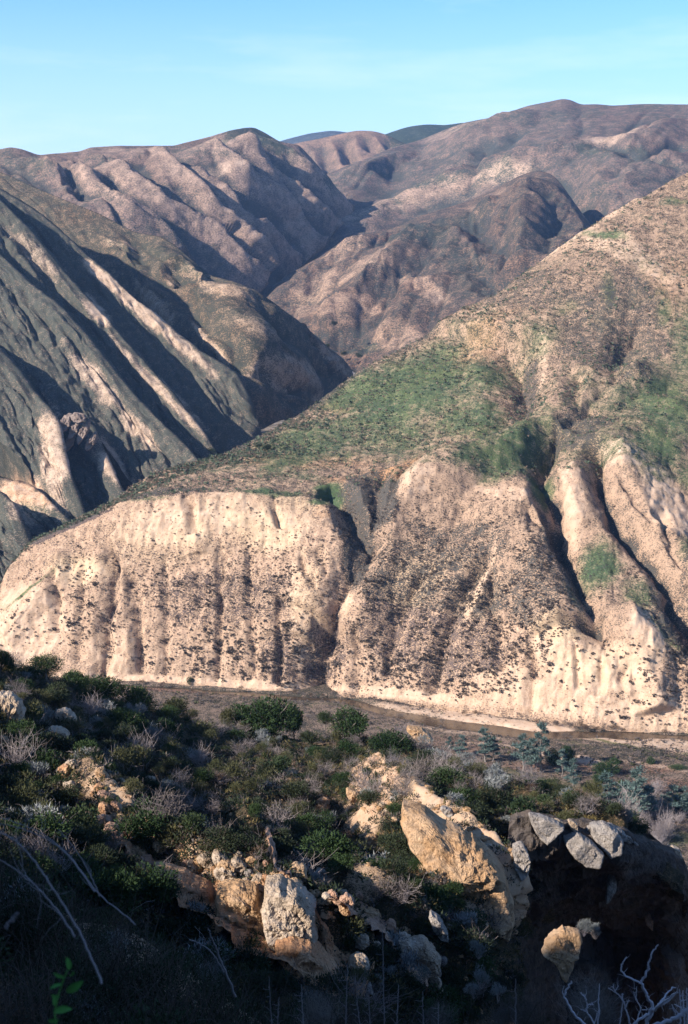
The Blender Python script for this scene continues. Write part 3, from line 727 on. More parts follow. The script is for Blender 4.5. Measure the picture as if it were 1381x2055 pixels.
yellow = blob([(160, 1140, 70, 30, 0, .8), (520, 1040, 110, 60, 0, .9), (340, 1080, 120, 60, 0, .5), (840, 1160, 90, 50, -30, .6), (1120, 1265, 60, 24, 0, .9), (960, 1180, 60, 70, 0, .45), (1200, 1330, 110, 40, 0, .55), (620, 1240, 30, 110, 0, .5), (870, 745, 130, 36, -30, .35)], nscale=20)
brush = .56 - .26 * grass
brush = brush * (1 - bl) + bl * .36 + .5 * sstep(.4, 2.5, cv) * bl
brush = np.maximum(brush, blob([(740, 1010, 70, 60, 0, .85), (720, 1100, 30, 90, 0, .8), (1060, 620, 120, 60, 0, .62), (1230, 680, 130, 120, 0, .66), (1381, 1150, 20, 80, 0, .5), (1160, 890, 60, 50, 0, .7), (1345, 1250, 60, 40, 45, .8), (1130, 1120, 16, 90, -28, .8), (1050, 800, 30, 90, 10, .75), (320, 990, 90, 10, -5, .75), (150, 1056, 100, 5, -24, .9)], nscale=16))
brush = np.maximum(brush, silh * .75)
brush = np.maximum(brush, blob([(880, 1180, 170, 130, -20, .62), (1080, 1170, 70, 110, 20, .62), (900, 1320, 180, 60, 5, .6), (460, 1200, 210, 60, 0, .55), (600, 1310, 100, 60, 0, .6)], nscale=14))
brush = brush * (1 - .75 * bare)
rust = blob([(880, 925, 70, 18, -12, .9), (780, 965, 70, 20, 0, .9), (620, 925, 120, 16, 0, .5), (660, 1030, 30, 20, 0, .7), (900, 740, 130, 26, -30, .6), (1060, 920, 30, 30, 0, .4), (720, 810, 60, 14, -5, .5), (700, 970, 50, 14, 0, .8), (1360, 590, 60, 50, 0, .3)], nscale=18)
mt_f = terrain_mat('bluff_soil', (0.36, 0.25, 0.18), (0.29, 0.20, 0.145), (0.085, 0.08, 0.075), (0.048, 0.100, 0.052), (0.42, 0.23, 0.12), 0.19)
# the bluff face carries flutes and bedding that the hill above does not: same soil, cut by water
mt_cl = terrain_mat('bluff_face', (0.40, 0.275, 0.20), (0.33, 0.225, 0.16), (0.13, 0.10, 0.095), (0.048, 0.100, 0.052), (0.42, 0.23, 0.12), 0.19, strata=0.45, flute=0.55)
o = m.build('bluff_hill', mt_f, np.stack([grass, bare * .75, brush], -1), np.stack([rust, zeros(m), yellow], -1))
o.data.materials.append(mt_cl)
fm = (cliff[:-1, :-1] > .5).ravel().astype(np.int32)
o.data.polygons.foreach_set('material_index', fm)

# ================================================================== VALLEY FLOOR, RIVER
FLOOR_XS = np.concatenate([np.linspace(-700, -150, 40), np.linspace(-148, 260, 460), np.linspace(265, 800, 40)])
FLOOR_YS = np.concatenate([np.linspace(60, 250, 30), np.linspace(251, 520, 300), np.linspace(530, 1300, 40)])
XX, YY = np.meshgrid(FLOOR_XS, FLOOR_YS)
river_px = [(60, 1356, 3), (200, 1374, 3), (400, 1386, 3), (520, 1395, 3.5), (640, 1403, 4.5), (700, 1409, 4.5), (740, 1417, 5), (775, 1427, 5.5), (820, 1439, 6), (870, 1449, 6.5), (930, 1458, 6.5), (1000, 1466, 7), (1060, 1472, 7), (1120, 1473, 6.5), (1200, 1473, 5.5), (1300, 1476, 4.5), (1400, 1481, 4.5), (1640, 1494, 5)]
RIV = np.array([list(unproj(x, y, Y_at_z(y, 0.0))[:2]) + [w * .52] for x, y, w in river_px])
def dist_line(X, Y, L):
    best = np.full(X.shape, 1e9); wv = np.zeros(X.shape)
    for k in range(len(L) - 1):
        a, b = L[k], L[k + 1]
        ab = b[:2] - a[:2]; t = np.clip(((X - a[0]) * ab[0] + (Y - a[1]) * ab[1]) / (ab @ ab), 0, 1)
        dd = np.hypot(X - a[0] - t * ab[0], Y - a[1] - t * ab[1])
        mm = dd < best; best = np.where(mm, dd, best)
        if len(a) > 2: wv = np.where(mm, a[2] + t * (b[2] - a[2]), wv)
    return best, wv
P3 = np.stack([XX, YY, XX * 0], -1)
dr, wr = dist_line(XX + fbm(P3, 14, 3, 71) * 2.0, YY + fbm(P3, 14, 3, 72) * 3.0, RIV)
ZZ = fbm(P3, 30, 4, 73) * 0.8 + fbm(P3, 6, 4, 74, .6) * 0.35 + 0.75
ZZ = np.where(dr < wr * 2.2, ZZ * sstep(0.8, 2.2, dr / wr) - 1.0 * (1 - sstep(0.6, 1.25, dr / wr)), ZZ)
ZZ += sstep(60, 200, np.abs(XX) - 150) * 0
PF = np.stack([XX, YY, ZZ], -1)
fx, fy = proj(np.stack([XX, YY, XX * 0], -1))
class G_: pass
g_ = G_(); g_.base = P3; g_.px = fx; g_.py = fy; g_.R, g_.C = XX.shape
fb = lambda items, ns=12, **k: Mass.blobs(g_, items, nscale=ns, **k)
gravel = fb([(900, 1434, 120, 7, 7, 1.0), (1000, 1452, 130, 8, 6, 1.1), (1100, 1462, 60, 6, 3, 1.1), (800, 1422, 60, 5, 8, .7), (1270, 1492, 130, 14, 8, .9), (1381, 1500, 90, 20, 8, .9), (1120, 1520, 90, 7, 9, .8), (1180, 1532, 60, 5, 10, .8), (820, 1436, 120, 7, 10, .5), (900, 1470, 100, 6, 8, .5), (980, 1500, 60, 5, 5, .5), (1330, 1545, 80, 5, 10, .4), (1370, 1680, 40, 5, 0, .3)], edge=.25)
grassf = fb([(1280, 1508, 130, 4, 14, 1.0), (1180, 1500, 80, 5, 12, .7), (1030, 1555, 60, 10, 10, .8), (1140, 1580, 60, 10, 10, .7), (1340, 1690, 60, 22, 0, .9), (1300, 1620, 60, 12, 0, .7), (1250, 1570, 40, 6, 0, .6), (1381, 1520, 50, 5, 0, .7), (640, 1420, 60, 5, 0, .6), (480, 1410, 90, 5, 0, .5), (1200, 1640, 60, 16, 0, .5)])
rustf = fb([(360, 1388, 150, 6, 3, 1.0), (560, 1400, 120, 5, 2, .7), (900, 1500, 90, 20, 0, .5), (1240, 1545, 130, 12, 4, .9), (1330, 1580, 70, 16, 0, .8), (1280, 1650, 80, 16, 0, .8), (1050, 1540, 60, 10, 0, .6), (1381, 1520, 60, 10, 0, .5)])
brushf = .55 + .25 * fbm(P3, 20, 3, 88)
brushf = np.maximum(brushf, .8 * (1 - sstep(1.1, 1.8, dr / np.maximum(wr, .1))))
mt_g = terrain_mat('valley_soil', (0.21, 0.155, 0.125), (0.155, 0.118, 0.095), (0.055, 0.055, 0.045), (0.08, 0.10, 0.05), (0.22, 0.12, 0.09), 0.15)
gme = np_mesh('valley_floor', PF, grid_faces(*XX.shape), mt_g, True, {'mask': np.stack([grassf, gravel * .8, brushf * (1 - .7 * gravel)], -1).reshape(-1, 3), 'mask2': np.stack([rustf, XX * 0, XX * 0], -1).reshape(-1, 3)})
tag(link('valley_floor', gme), kind='structure')

# a ground sheet under everything out to the horizon
xs = np.linspace(-8000, 8000, 60); ys = np.linspace(-1500, 9000, 60)
GX, GY = np.meshgrid(xs, ys)
gz = fbm(np.stack([GX, GY, GX * 0], -1), 4000, 3, 3) * 40 - 60
tag(link('plain', np_mesh('plain', np.stack([GX, GY, gz], -1), grid_faces(60, 60), mt_far, True, {'mask': np.full((3600, 3), .4), 'mask2': np.zeros((3600, 3))})), kind='structure')

m_, nt = new_mat('river_water')
geo = N(nt, 'ShaderNodeNewGeometry')
nz = noise_(nt, scaled(nt, geo.outputs['Position'], (1.0, 0.6, 1)), 1.3, 4, 0.6)
nz2 = noise_(nt, geo.outputs['Position'], 0.12, 4, 0.6)
b = finish(nt, mixc(nt, rng_(nt, nz2, .35, .65), (0.035, 0.024, 0.016), (0.060, 0.042, 0.028)), 0.12, nz, 0.5, 0.12, 0.5)
MT_WATER = m_
L, Rr = [], []
tt = np.linspace(0, 1, 160)
cum = np.concatenate([[0], np.cumsum(np.hypot(*np.diff(RIV[:, :2], axis=0).T))]); cum /= cum[-1]
cx_, cy_, cw_ = [np.interp(tt, cum, RIV[:, k]) for k in range(3)]
tx, ty = np.gradient(cx_), np.gradient(cy_); ln = np.hypot(tx, ty); nx_, ny_ = -ty / ln, tx / ln
rows = [np.stack([cx_ + nx_ * cw_ * s, cy_ + ny_ * cw_ * s, cx_ * 0 - 0.12], -1) for s in np.linspace(-1.5, 1.5, 9)]
WP = np.stack(rows, 0)
tag(link('river', np_mesh('river', WP, grid_faces(9, 160), MT_WATER)), kind='structure')

# ---- haze: a closed box of thin air round camera and land
import bmesh
def box_mesh(name, lo, hi, mat):
    bm = bmesh.new(); bmesh.ops.create_cube(bm, size=1)
    for v in bm.verts:
        for k in range(3): v.co[k] = lo[k] if v.co[k] < 0 else hi[k]
    me = bpy.data.meshes.new(name); bm.to_mesh(me); bm.free(); me.materials.append(mat); return me
m_, nt = new_mat('haze_air')
pv = N(nt, 'ShaderNodeVolumePrincipled')
pv.inputs['Color'].default_value = (0.30, 0.52, 1.0, 1)
pv.inputs['Density'].default_value = 6.5e-5
pv.inputs['Anisotropy'].default_value = 0.1
nt.links.new(pv.outputs[0], N(nt, 'ShaderNodeOutputMaterial').inputs['Volume'])
HZ = link('haze', box_mesh('haze', (-8800, -1700, -130), (8800, 9300, 720), m_))
HZ['kind'] = 'stuff'

# ================================================================== FOREGROUND HILLSIDE
hs = [(-420, 1180, 108), (-200, 1270, 116), (0, 1335, 124), (60, 1348, 128), (120, 1365, 132), (200, 1396, 138), (300, 1425, 144), (440, 1465, 150), (520, 1482, 154), (600, 1488, 156), (700, 1484, 154), (830, 1492, 150), (900, 1525, 142), (980, 1552, 134), (1040, 1578, 126), (1130, 1592, 116), (1190, 1616, 110), (1240, 1652, 106), (1290, 1680, 103), (1345, 1705, 100), (1400, 1780, 100)]
h3 = [(-420, 1300, 84), (0, 1440, 96), (200, 1510, 106), (400, 1560, 112), (600, 1575, 118), (760, 1575, 116), (900, 1590, 108), (1000, 1620, 102), (1060, 1640, 98), (1200, 1652, 99), (1300, 1690, 98), (1400, 1790, 97)]
h2 = [(-420, 1440, 68), (0, 1580, 74), (190, 1648, 74), (300, 1722, 71), (430, 1772, 68), (560, 1790, 67), (680, 1850, 66), (740, 1820, 71), (800, 1760, 80), (850, 1740, 84), (930, 1770, 84), (1000, 1800, 84), (1040, 1760, 90), (1060, 1700, 94), (1200, 1720, 96), (1300, 1740, 96), (1400, 1820, 96)]
h1 = [(-420, 1600, 54), (0, 1700, 60), (190, 1740, 64), (300, 1800, 64), (430, 1880, 63), (560, 1930, 62), (680, 1990, 60), (760, 1930, 64), (850, 1900, 70), (930, 1900, 76), (1000, 1900, 80), (1060, 1850, 104), (1200, 1850, 114), (1330, 1880, 116), (1400, 1950, 116)]
h0 = [(-420, 1850, 44), (0, 1900, 50), (300, 2000, 55), (560, 2080, 56), (700, 2110, 56), (850, 2080, 62), (930, 2060, 70), (1000, 2050, 78), (1060, 2050, 104), (1200, 2060, 116), (1330, 2060, 118), (1400, 2140, 118)]
m = Mass([h0, h1, h2, h3, hs], -420, 1372, 3.2, 3.2, sx=4, sr=3, back=[(18, -9), (60, -50), (60, -60)])
M_H = m
ribs = m.lines([([(120, 1560), (190, 1640), (300, 1725), (430, 1775), (560, 1800), (650, 1880), (700, 1940)], 2.5, 2.0, 2.2),
                ([(430, 1640), (530, 1715), (620, 1760), (700, 1810), (790, 1870), (870, 1940), (900, 1990)], 2.2, 2.2, 2.0),
                ([(700, 1560), (780, 1600), (860, 1650), (940, 1700), (1000, 1760), (1025, 1840)], 3.0, 2.5, 2.4),
                ([(1000, 1600), (1060, 1625), (1180, 1650), (1260, 1680)], 3, 2.5, 1.6)], warp=.3, wscale=3, taper=(.15, .05))
holl = m.lines([([(540, 1700), (620, 1790), (720, 1860), (800, 1900)], 2.5, 2.0, 2.2), ([(640, 1600), (740, 1690), (820, 1760), (900, 1840), (960, 1900)], 3.0, 2.6, 2.6),
                ([(250, 1540), (330, 1620), (430, 1700)], 2.5, 2.5, 1.4), ([(1030, 1650), (1045, 1740), (1050, 1850)], 3, 3, 3.0)], warp=.4, wscale=4)
m.displace(ribs - holl + fbm(m.base, 8, 5, 101, .55) * 1.5 + fbm(m.base, 1.6, 3, 103, .6) * .30 + ridged(m.base @ np.array([[.9, .2, .3], [.1, .9, .1], [.5, .2, 1.6]]), 3.4, 4, 107, .6) * .55, keep=.5, fade=30)
bare = m.blobs([(250, 1690, 110, 18, 38, .9), (420, 1800, 120, 30, 25, .9), (900, 1680, 130, 50, 38, 1.0), (800, 1600, 90, 34, 20, .9), (700, 1780, 90, 30, 35, .7), (220, 1600, 110, 34, 20, .7), (980, 1780, 50, 80, 0, .9), (740, 1620, 50, 40, 10, .8), (480, 1740, 80, 24, 20, .7), (330, 1650, 70, 26, 30, .6), (1060, 1560, 80, 20, 10, .3), (640, 1480, 60, 14, 0, .4), (830, 1470, 30, 16, 20, .9), (560, 1560, 50, 14, 10, .6)], nscale=4)
rust = m.blobs([(350, 1790, 110, 26, 30, 1.0), (130, 1545, 40, 30, 0, 1.0), (620, 1940, 90, 40, 30, .8), (860, 1760, 60, 40, 30, .6), (1180, 1630, 50, 16, 0, .5), (760, 1610, 60, 30, 0, .6), (640, 1610, 30, 30, 0, .7)], nscale=4)
gr = m.blobs([(500, 1500, 120, 26, 5, .8), (900, 1600, 160, 26, 10, .8), (740, 1560, 100, 14, 0, .6), (150, 1560, 120, 50, 10, .4), (620, 1540, 90, 20, 0, .6), (1050, 1600, 60, 14, 0, .5)], nscale=6)
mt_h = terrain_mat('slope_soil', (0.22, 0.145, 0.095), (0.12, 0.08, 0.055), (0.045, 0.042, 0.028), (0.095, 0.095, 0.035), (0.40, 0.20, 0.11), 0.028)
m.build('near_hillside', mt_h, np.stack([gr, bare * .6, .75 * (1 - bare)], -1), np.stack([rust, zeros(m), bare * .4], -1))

# ---- the ground the camera stands on, its unseen left rise shaped to cast shade
nx = np.concatenate([np.linspace(-160, -30, 40), np.linspace(-29, 20, 120), np.linspace(21, 60, 14)])
ny = np.concatenate([np.linspace(-120, 0, 40), np.linspace(.5, 44, 130), np.linspace(45, 90, 30)])
NX, NY = np.meshgrid(nx, ny)
def near_z(x, y):
    x = np.asarray(x, float); y = np.asarray(y, float)
    z = 123.2 - .36 * y - .42 * np.maximum(0, y - 20) + (.34 + .52 * (1 - sstep(8, 32, y))) * np.minimum(np.maximum(0, -x - 4), 24 + 14 * (1 - sstep(8, 34, y))) - .16 * np.maximum(-3, np.minimum(x + 5, 14)) * np.clip(y / 12, 0, 1)
    Pq = np.stack([x, y, x * 0], -1)
    z = z - 1.35 * sstep(-.17, -.03, x / np.maximum(y, .5)) * np.clip((y - 3) / 12, 0, 1)
    return z + fbm(Pq, 5, 4, 131) * .7 * np.clip(np.hypot(x, y) / 10, .1, 1) + fbm(Pq, 1.2, 3, 133) * .12
NZ = near_z(NX, NY)
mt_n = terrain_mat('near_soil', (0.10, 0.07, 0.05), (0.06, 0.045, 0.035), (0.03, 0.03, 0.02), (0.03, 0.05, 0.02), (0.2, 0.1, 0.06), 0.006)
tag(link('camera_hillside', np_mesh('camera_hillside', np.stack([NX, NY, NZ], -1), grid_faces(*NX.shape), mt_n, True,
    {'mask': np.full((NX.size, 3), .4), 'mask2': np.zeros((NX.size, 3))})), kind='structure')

# ================================================================== ROCKS
def rock_mat(name, a, b, c, scale=1.0):
    m, nt = new_mat(name)
    oi = N(nt, 'ShaderNodeObjectInfo'); geo = N(nt, 'ShaderNodeNewGeometry'); pos = geo.outputs['Position']
    n1 = noise_(nt, pos, 0.55 * scale, 5, .6); n2 = noise_(nt, pos, 2.6 * scale, 5, .7, .4); n3 = noise_(nt, pos, 9 * scale, 3, .7)
    st = noise_(nt, scaled(nt, pos, (.5 * scale, .5 * scale, 3.0 * scale)), 1.0, 4, .6, .8)
    col = mixc(nt, rng_(nt, n1, .36, .62), a, b)
    col = mixc(nt, rng_(nt, st, .5, .7, 0, .45), col, c)
    col = mixc(nt, rng_(nt, n2, .56, .74, 0, .65), col, tuple(x * .45 for x in c))
    col = mixc(nt, rng_(nt, n3, .56, .72, 0, .4), col, tuple(min(.62, x * 1.5) for x in a))
    n4 = noise_(nt, pos, 1.2 * scale, 4, .75, 1.0)
    col = mixc(nt, rng_(nt, n4, .53, .66, 0, .6), col, tuple(x * .38 for x in b))
    h = mth(nt, 'ADD', mth(nt, 'MULTIPLY', n1, .6), mth(nt, 'ADD', mth(nt, 'MULTIPLY', n2, .8), mth(nt, 'MULTIPLY', n3, .35)))
    ck = noise_(nt, scaled(nt, pos, (1.1 * scale, 1.1 * scale, .55 * scale)), 1.0, 3, .5, .6)
    ck = mth(nt, 'ABSOLUTE', mth(nt, 'SUBTRACT', ck, .5))
    col = mixc(nt, rng_(nt, ck, 0.0, .012, .75, 0), col, (.04, .03, .022))
    finish(nt, col, .92, h, 1.0, .30 / scale, .12)
    return m
RK = {
    'tan': rock_mat('rock_tan', (.46, .32, .21), (.40, .25, .14), (.36, .21, .11)),
    'pale': rock_mat('rock_pale', (.46, .38, .31), (.37, .285, .21), (.30, .20, .13)),
    'rust': rock_mat('rock_rust', (.42, .23, .13), (.46, .29, .18), (.32, .15, .08)),
    'pink': rock_mat('rock_pink', (.46, .30, .22), (.40, .24, .17), (.30, .17, .11)),
    'grey': rock_mat('rock_grey', (.33, .30, .28), (.26, .235, .22), (.20, .165, .145)),
    'dark': rock_mat('rock_shade_dark', (.10, .085, .08), (.07, .06, .055), (.16, .12, .10), .6),  # grey cliff rock darkened so the colour carries the black shade
    'dark2': rock_mat('rock_shade_mid', (.17, .145, .135), (.12, .10, .092), (.22, .17, .13), .8),  # half-dark rock tone mixed for the cliff's shade, not staining
    'crag': rock_mat('rock_crag', (.28, .22, .19), (.22, .17, .15), (.16, .12, .10), .25)}

def rock_mesh(name, outline, Y, depth, mat, res=64, tilt=.25, rough=1.25, seed=1, square=.55, cracks=True):
    pts = np.array([unproj(x, y, Y) for x, y in outline])
    c = pts.mean(0)
    rel = pts - c
    ang = np.arctan2(rel[:, 2], rel[:, 0]); rad = np.hypot(rel[:, 0], rel[:, 2])
    o = np.argsort(ang); ang, rad = ang[o], rad[o]
    th = np.linspace(-math.pi, math.pi, res, endpoint=False)
    # exact star-shaped outline: ray against the polygon's edges
    R = np.zeros(res)
    xs_, zs_ = rad * np.cos(ang), rad * np.sin(ang)
    for k in range(len(ang)):
        x0_, z0_, x1_, z1_ = xs_[k], zs_[k], xs_[(k + 1) % len(ang)], zs_[(k + 1) % len(ang)]
        ct, s_ = np.cos(th), np.sin(th)
        den = ct * (z1_ - z0_) - s_ * (x1_ - x0_)
        den = np.where(np.abs(den) < 1e-9, 1e-9, den)
        t = (x0_ * (z1_ - z0_) - z0_ * (x1_ - x0_)) / den
        u = (x0_ * s_ - z0_ * ct) / den
        R = np.where((t > 0) & (u >= -1e-6) & (u <= 1 + 1e-6), np.maximum(R, t), R)
    R = np.where(R <= 0, rad.mean() * .5, R)
    size = rad.mean()
    jn = vnoise(np.stack([np.cos(th) * 3.2, np.sin(th) * 3.2, th * 0 + seed * 3.7], -1), seed) * .05 + vnoise(np.stack([np.cos(th) * 8, np.sin(th) * 8, th * 0 + seed], -1), seed + 1) * .035
    R = R * (1 + jn)
    nphi = max(10, res // 2)
    ph = np.linspace(0, math.pi, nphi)
    TH, PH = np.meshgrid(th, ph)
    rr = np.sin(PH) ** square
    dd = np.sign(np.cos(PH)) * np.abs(np.cos(PH)) ** square
    X = R[None] * rr * np.cos(TH); Zc = R[None] * rr * np.sin(TH)
    Yc = -dd * depth * .5 + tilt * Zc
    P = np.stack([X, Yc, Zc], -1)
    D = P / (np.linalg.norm(P, axis=-1, keepdims=True) + 1e-6)
    W = P + c
    amp = size * rough
    inner = .35 + .65 * (1 - sstep(.75, 1.0, rr))           # keep the traced outline
    # facets: cut by random planes
    rg_ = np.random.default_rng(seed)
    ext = np.array([rad.max(), depth * .5, rad.max()])
    nk = rg_.normal(0, 1, (34, 3)); nk /= np.linalg.norm(nk, axis=1, keepdims=True)
    hk = np.linalg.norm(nk * ext, axis=1) * rg_.uniform(.52, .96, 34)
    rl = np.linalg.norm(P, axis=-1)
    lim = np.min(hk / np.maximum(D @ nk.T, 1e-3), axis=-1)
    cut = np.minimum(1, lim / (rl + 1e-6))
    cut = 1 - (1 - cut) * (1 - .82 * sstep(.80, 1.0, rr))
    W = c + P * cut[..., None]
    bed = W @ np.array([.42, .25, .87]) / (size * .16)
    bedn = vnoise(np.stack([bed, W[..., 0] / size * .6, W[..., 1] / size * .6], -1), seed + 9)
    disp = ridged(W, size * .62, 5, seed, .62) * .24 + fbm(W, size * .2, 4, seed + 3, .65) * .13 + bedn * .10 - sstep(.80, .95, ridged(W, size * .9, 2, seed + 40, .4)) * .10
    W = W + D * (disp * amp * inner)[..., None]
    V = W.reshape(-1, 3) - c
    faces = []
    a = np.arange(nphi - 1)[:, None] * res + np.arange(res)[None]
    b = np.arange(nphi - 1)[:, None] * res + (np.arange(res)[None] + 1) % res
    F = np.stack([a, b, b + res, a + res], -1).reshape(-1, 4)
    me = np_mesh(name, V, F, mat, False)
    return me, c

def surf_y(x, y, Y0):
    best = Y0
    for M in [M_H] + ([CLIFF] if 'CLIFF' in globals() else []):
        fx, fy = proj(M.P[:M.front]); d2 = ((fx - x) ** 2 + (fy - y) ** 2).ravel()
        if d2.min() > 100: continue
        yy = M.P[:M.front].reshape(-1, 3)[d2 < max(36, d2.min() * 1.5), 1].min()
        best = yy if M is M_H else min(best, yy)
    return best

ROCKS = []   # outlines, to keep plants off them
def rock(name, label, outline, Y, depth, kind='tan', **k):
    cat = k.pop('cat', 'rock'); group = k.pop('group', None)
    if Y < 145 and name not in ('rock_ledge', 'standing_boulder'):
        cxm = sum(p[0] for p in outline) / len(outline); cym = sum(p[1] for p in outline) / len(outline)
        Y = surf_y(cxm, cym, Y) - depth * .28
    me, c = rock_mesh(name, outline, Y, depth, RK[kind], seed=len(ROCKS) + 5, **k)
    o = link(name, me); o.location = c
    tag(o, label, cat, group)
    ROCKS.append(outline)
    return o

def blobpts(cx, cy, w, h, ang=0, n=9, seed=0):
    r = random.Random(seed * 7 + int(cx)); a0 = math.radians(ang); out = []
    for k in range(n):
        t = 2 * math.pi * k / n; q = r.uniform(.8, 1.12)
        u, v = w / 2 * q * math.cos(t), h / 2 * q * math.sin(t)
        out.append((cx + u * math.cos(a0) - v * math.sin(a0), cy + u * math.sin(a0) + v * math.cos(a0)))
    return out

rock('boulder', 'large white weathered boulder at the left edge of the picture', [(0, 1392), (22, 1395), (40, 1410), (46, 1435), (44, 1465), (30, 1482), (8, 1486), (-20, 1486), (-40, 1445), (-30, 1400)], 88, 2.6, 'pale', res=90)
rock('boulder', 'orange brown rock directly under the white boulder at the left edge', [(-20, 1480), (12, 1482), (28, 1493), (28, 1512), (12, 1522), (-15, 1520), (-30, 1500)], 86, 1.8, 'rust')
small = [
    (112, 1472, 60, 26, 10, 96, 'pale', 'pale flat rock half buried in brush right of the white boulder'),
    (72, 1482, 40, 20, -10, 94, 'pale', 'small pale rock between the white boulder and the flat pale rock'),
    (130, 1546, 26, 34, 40, 88, 'rust', 'small orange rock standing alone below the flat pale rock'),
    (203, 1552, 30, 14, 10, 88, 'tan', 'narrow tan stone above the pink rock pair'), (243, 1570, 26, 16, 20, 86, 'pale', 'small pale stone left of the white stone'),
    (303, 1570, 28, 24, 30, 86, 'pale', 'white stone in the brush of the left slope'),
    (212, 1603, 44, 24, 32, 82, 'pink', 'pink rock lying tilted on the left slope'), (232, 1618, 26, 16, 40, 81, 'pink', 'pink stone touching the lower end of the tilted pink rock'),
    (208, 1655, 44, 34, 30, 74, 'pink', 'pale pink rock at the top end of the pink rock rib'), (246, 1684, 40, 26, 45, 73, 'pink', 'second rock down the pink rock rib'), (278, 1714, 46, 22, 45, 72, 'tan', 'third rock down the pink rock rib, long and tan'), (262, 1716, 30, 16, 60, 71, 'grey', 'small grey stone under the third rock of the pink rib'),
    (320, 1700, 34, 18, 30, 76, 'tan', 'tan stone above the red slab'), (345, 1690, 26, 14, 20, 77, 'tan', 'small tan stone beside a dark shrub above the red slab'), (376, 1735, 24, 18, 30, 72, 'pink', 'pinkish stone between the red slab and the white stones'),
    (414, 1728, 42, 20, 22, 70, 'pale', 'long white stone at the left end of the white stone cluster'), (452, 1752, 48, 34, 20, 67.5, 'pale', 'rounded white boulder on top of the tan block'), (478, 1736, 40, 20, 30, 69, 'pale', 'white stone above the rounded white boulder'),
    (494, 1772, 24, 22, 0, 66.5, 'pale', 'squarish white stone right of the rounded white boulder'), (519, 1768, 30, 30, 20, 66.5, 'pale', 'white angular stone left of the lichen block'), (478, 1716, 18, 14, 20, 71, 'pale', 'smallest white stone at the top of the white cluster'), (500, 1752, 22, 14, 10, 69, 'grey', 'small grey stone behind the squarish white stone'),
    (594, 1752, 52, 34, -12, 68, 'tan', 'smooth tan boulder with a flat top above the dark hollow'), (542, 1728, 50, 18, 42, 70, 'tan', 'narrow tan rock leading down to the smooth tan boulder'), (640, 1764, 34, 44, 30, 68, 'grey', 'grey speckled rock right of the smooth tan boulder'),
    (668, 1796, 24, 18, 30, 67, 'pink', 'small pink stone right of the dark hollow'), (694, 1812, 36, 34, 30, 67, 'pink', 'pink rock at the right rim of the dark hollow'), (742, 1836, 50, 26, 10, 68, 'tan', 'tan rock with brush growing round it, right of the dark hollow'), (784, 1862, 28, 34, 20, 68, 'pink', 'upright pink stone above the white rock chain'),
    (726, 1888, 38, 26, 20, 65, 'pale', 'first white rock of the white rock chain'), (755, 1902, 26, 26, 10, 64.5, 'pale', 'second, round white rock of the white rock chain'), (774, 1896, 18, 40, 8, 64, 'pale', 'third, upright white rock of the white rock chain'), (796, 1940, 46, 14, 42, 63, 'pale', 'thin white slab sloping to the eroded pale rock'),
    (700, 1984, 56, 36, 20, 60, 'rust', 'reddish rock below the white knob'), (880, 1860, 24, 62, -32, 72, 'grey', 'grey tilted slab below the tan cliff'), (905, 2020, 24, 22, 0, 58, 'grey', 'small grey stone at the foot of the eroded pale rock'), (735, 1990, 26, 40, 0, 59, 'grey', 'grey upright stone right of the white knob'),
    (842, 1474, 60, 22, 28, 146, 'tan', 'tan rock crest on the skyline of the slope, above the river'), (1352, 1711, 38, 24, 30, 99, 'pale', 'white rock tip at the right end of the dark cliff'), (980, 1700, 20, 12, 0, 88, 'pale', 'small white stone on the tan cliff'),
    (1368, 1894, 50, 18, 10, 130, 'pink', 'pale pink ledge seen past the right edge of the dark cliff'), (748, 1690, 40, 30, 10, 92, 'tan', 'crumbling tan rock patch left of the tan cliff'), (650, 1615, 30, 30, 0, 108, 'rust', 'small rusty rock in the middle of the slope'), (570, 1590, 26, 12, 0, 112, 'tan', 'small tan stone in the middle of the brush')]
for i, (cx, cy, w, h, an, Y, kd, lab) in enumerate(small):
    rock('rock' if max(w, h) > 30 else 'stone', lab, blobpts(cx, cy, w, h, an, seed=i), Y, max(w, h) * Y / F_PX * .9, kd, res=40, cat='rock' if max(w, h) > 30 else 'stone')
rock('rock_slab', 'smooth reddish slab sloping into the dark gully at lower left', [(300, 1740), (330, 1744), (370, 1758), (425, 1785), (434, 1830), (422, 1848), (400, 1842), (370, 1818), (330, 1784), (305, 1765)], 68, 3.0, 'rust', res=90, rough=.5)
rock('rock_block', 'big tan block with a white top, largest of the lower rocks', [(434, 1790), (446, 1781), (480, 1782), (514, 1790), (520, 1812), (545, 1830), (552, 1868), (535, 1896), (505, 1908), (480, 1884), (445, 1858), (430, 1842), (436, 1815)], 65, 4.0, 'tan', res=160, rough=1.2)
rock('rock_block', 'orange fluted rock hanging under the big tan block', [(498, 1868), (520, 1862), (540, 1880), (538, 1915), (520, 1916), (505, 1900)], 64.5, 1.6, 'rust', res=60)
rock('rock_block', 'pale lichen covered block beside the big tan block', [(528, 1772), (560, 1776), (590, 1790), (615, 1806), (630, 1830), (636, 1865), (630, 1892), (612, 1904), (590, 1908), (560, 1896), (540, 1870), (532, 1835), (526, 1800)], 64, 4.0, 'pale', res=160, rough=1.25)
rock('rock_block', 'orange pitted rock at the foot of the pale lichen block', [(545, 1888), (575, 1882), (620, 1892), (652, 1922), (680, 1950), (694, 1982), (672, 1994), (640, 1974), (610, 1952), (575, 1932), (550, 1915)], 62.5, 3.0, 'rust', res=110, rough=1.1)
rock('boulder', 'round white knob in the lower middle of the picture', [(702, 1925), (715, 1915), (735, 1922), (746, 1945), (738, 1966), (720, 1978), (705, 1962), (698, 1940)], 61, 1.4, 'pale', res=80)
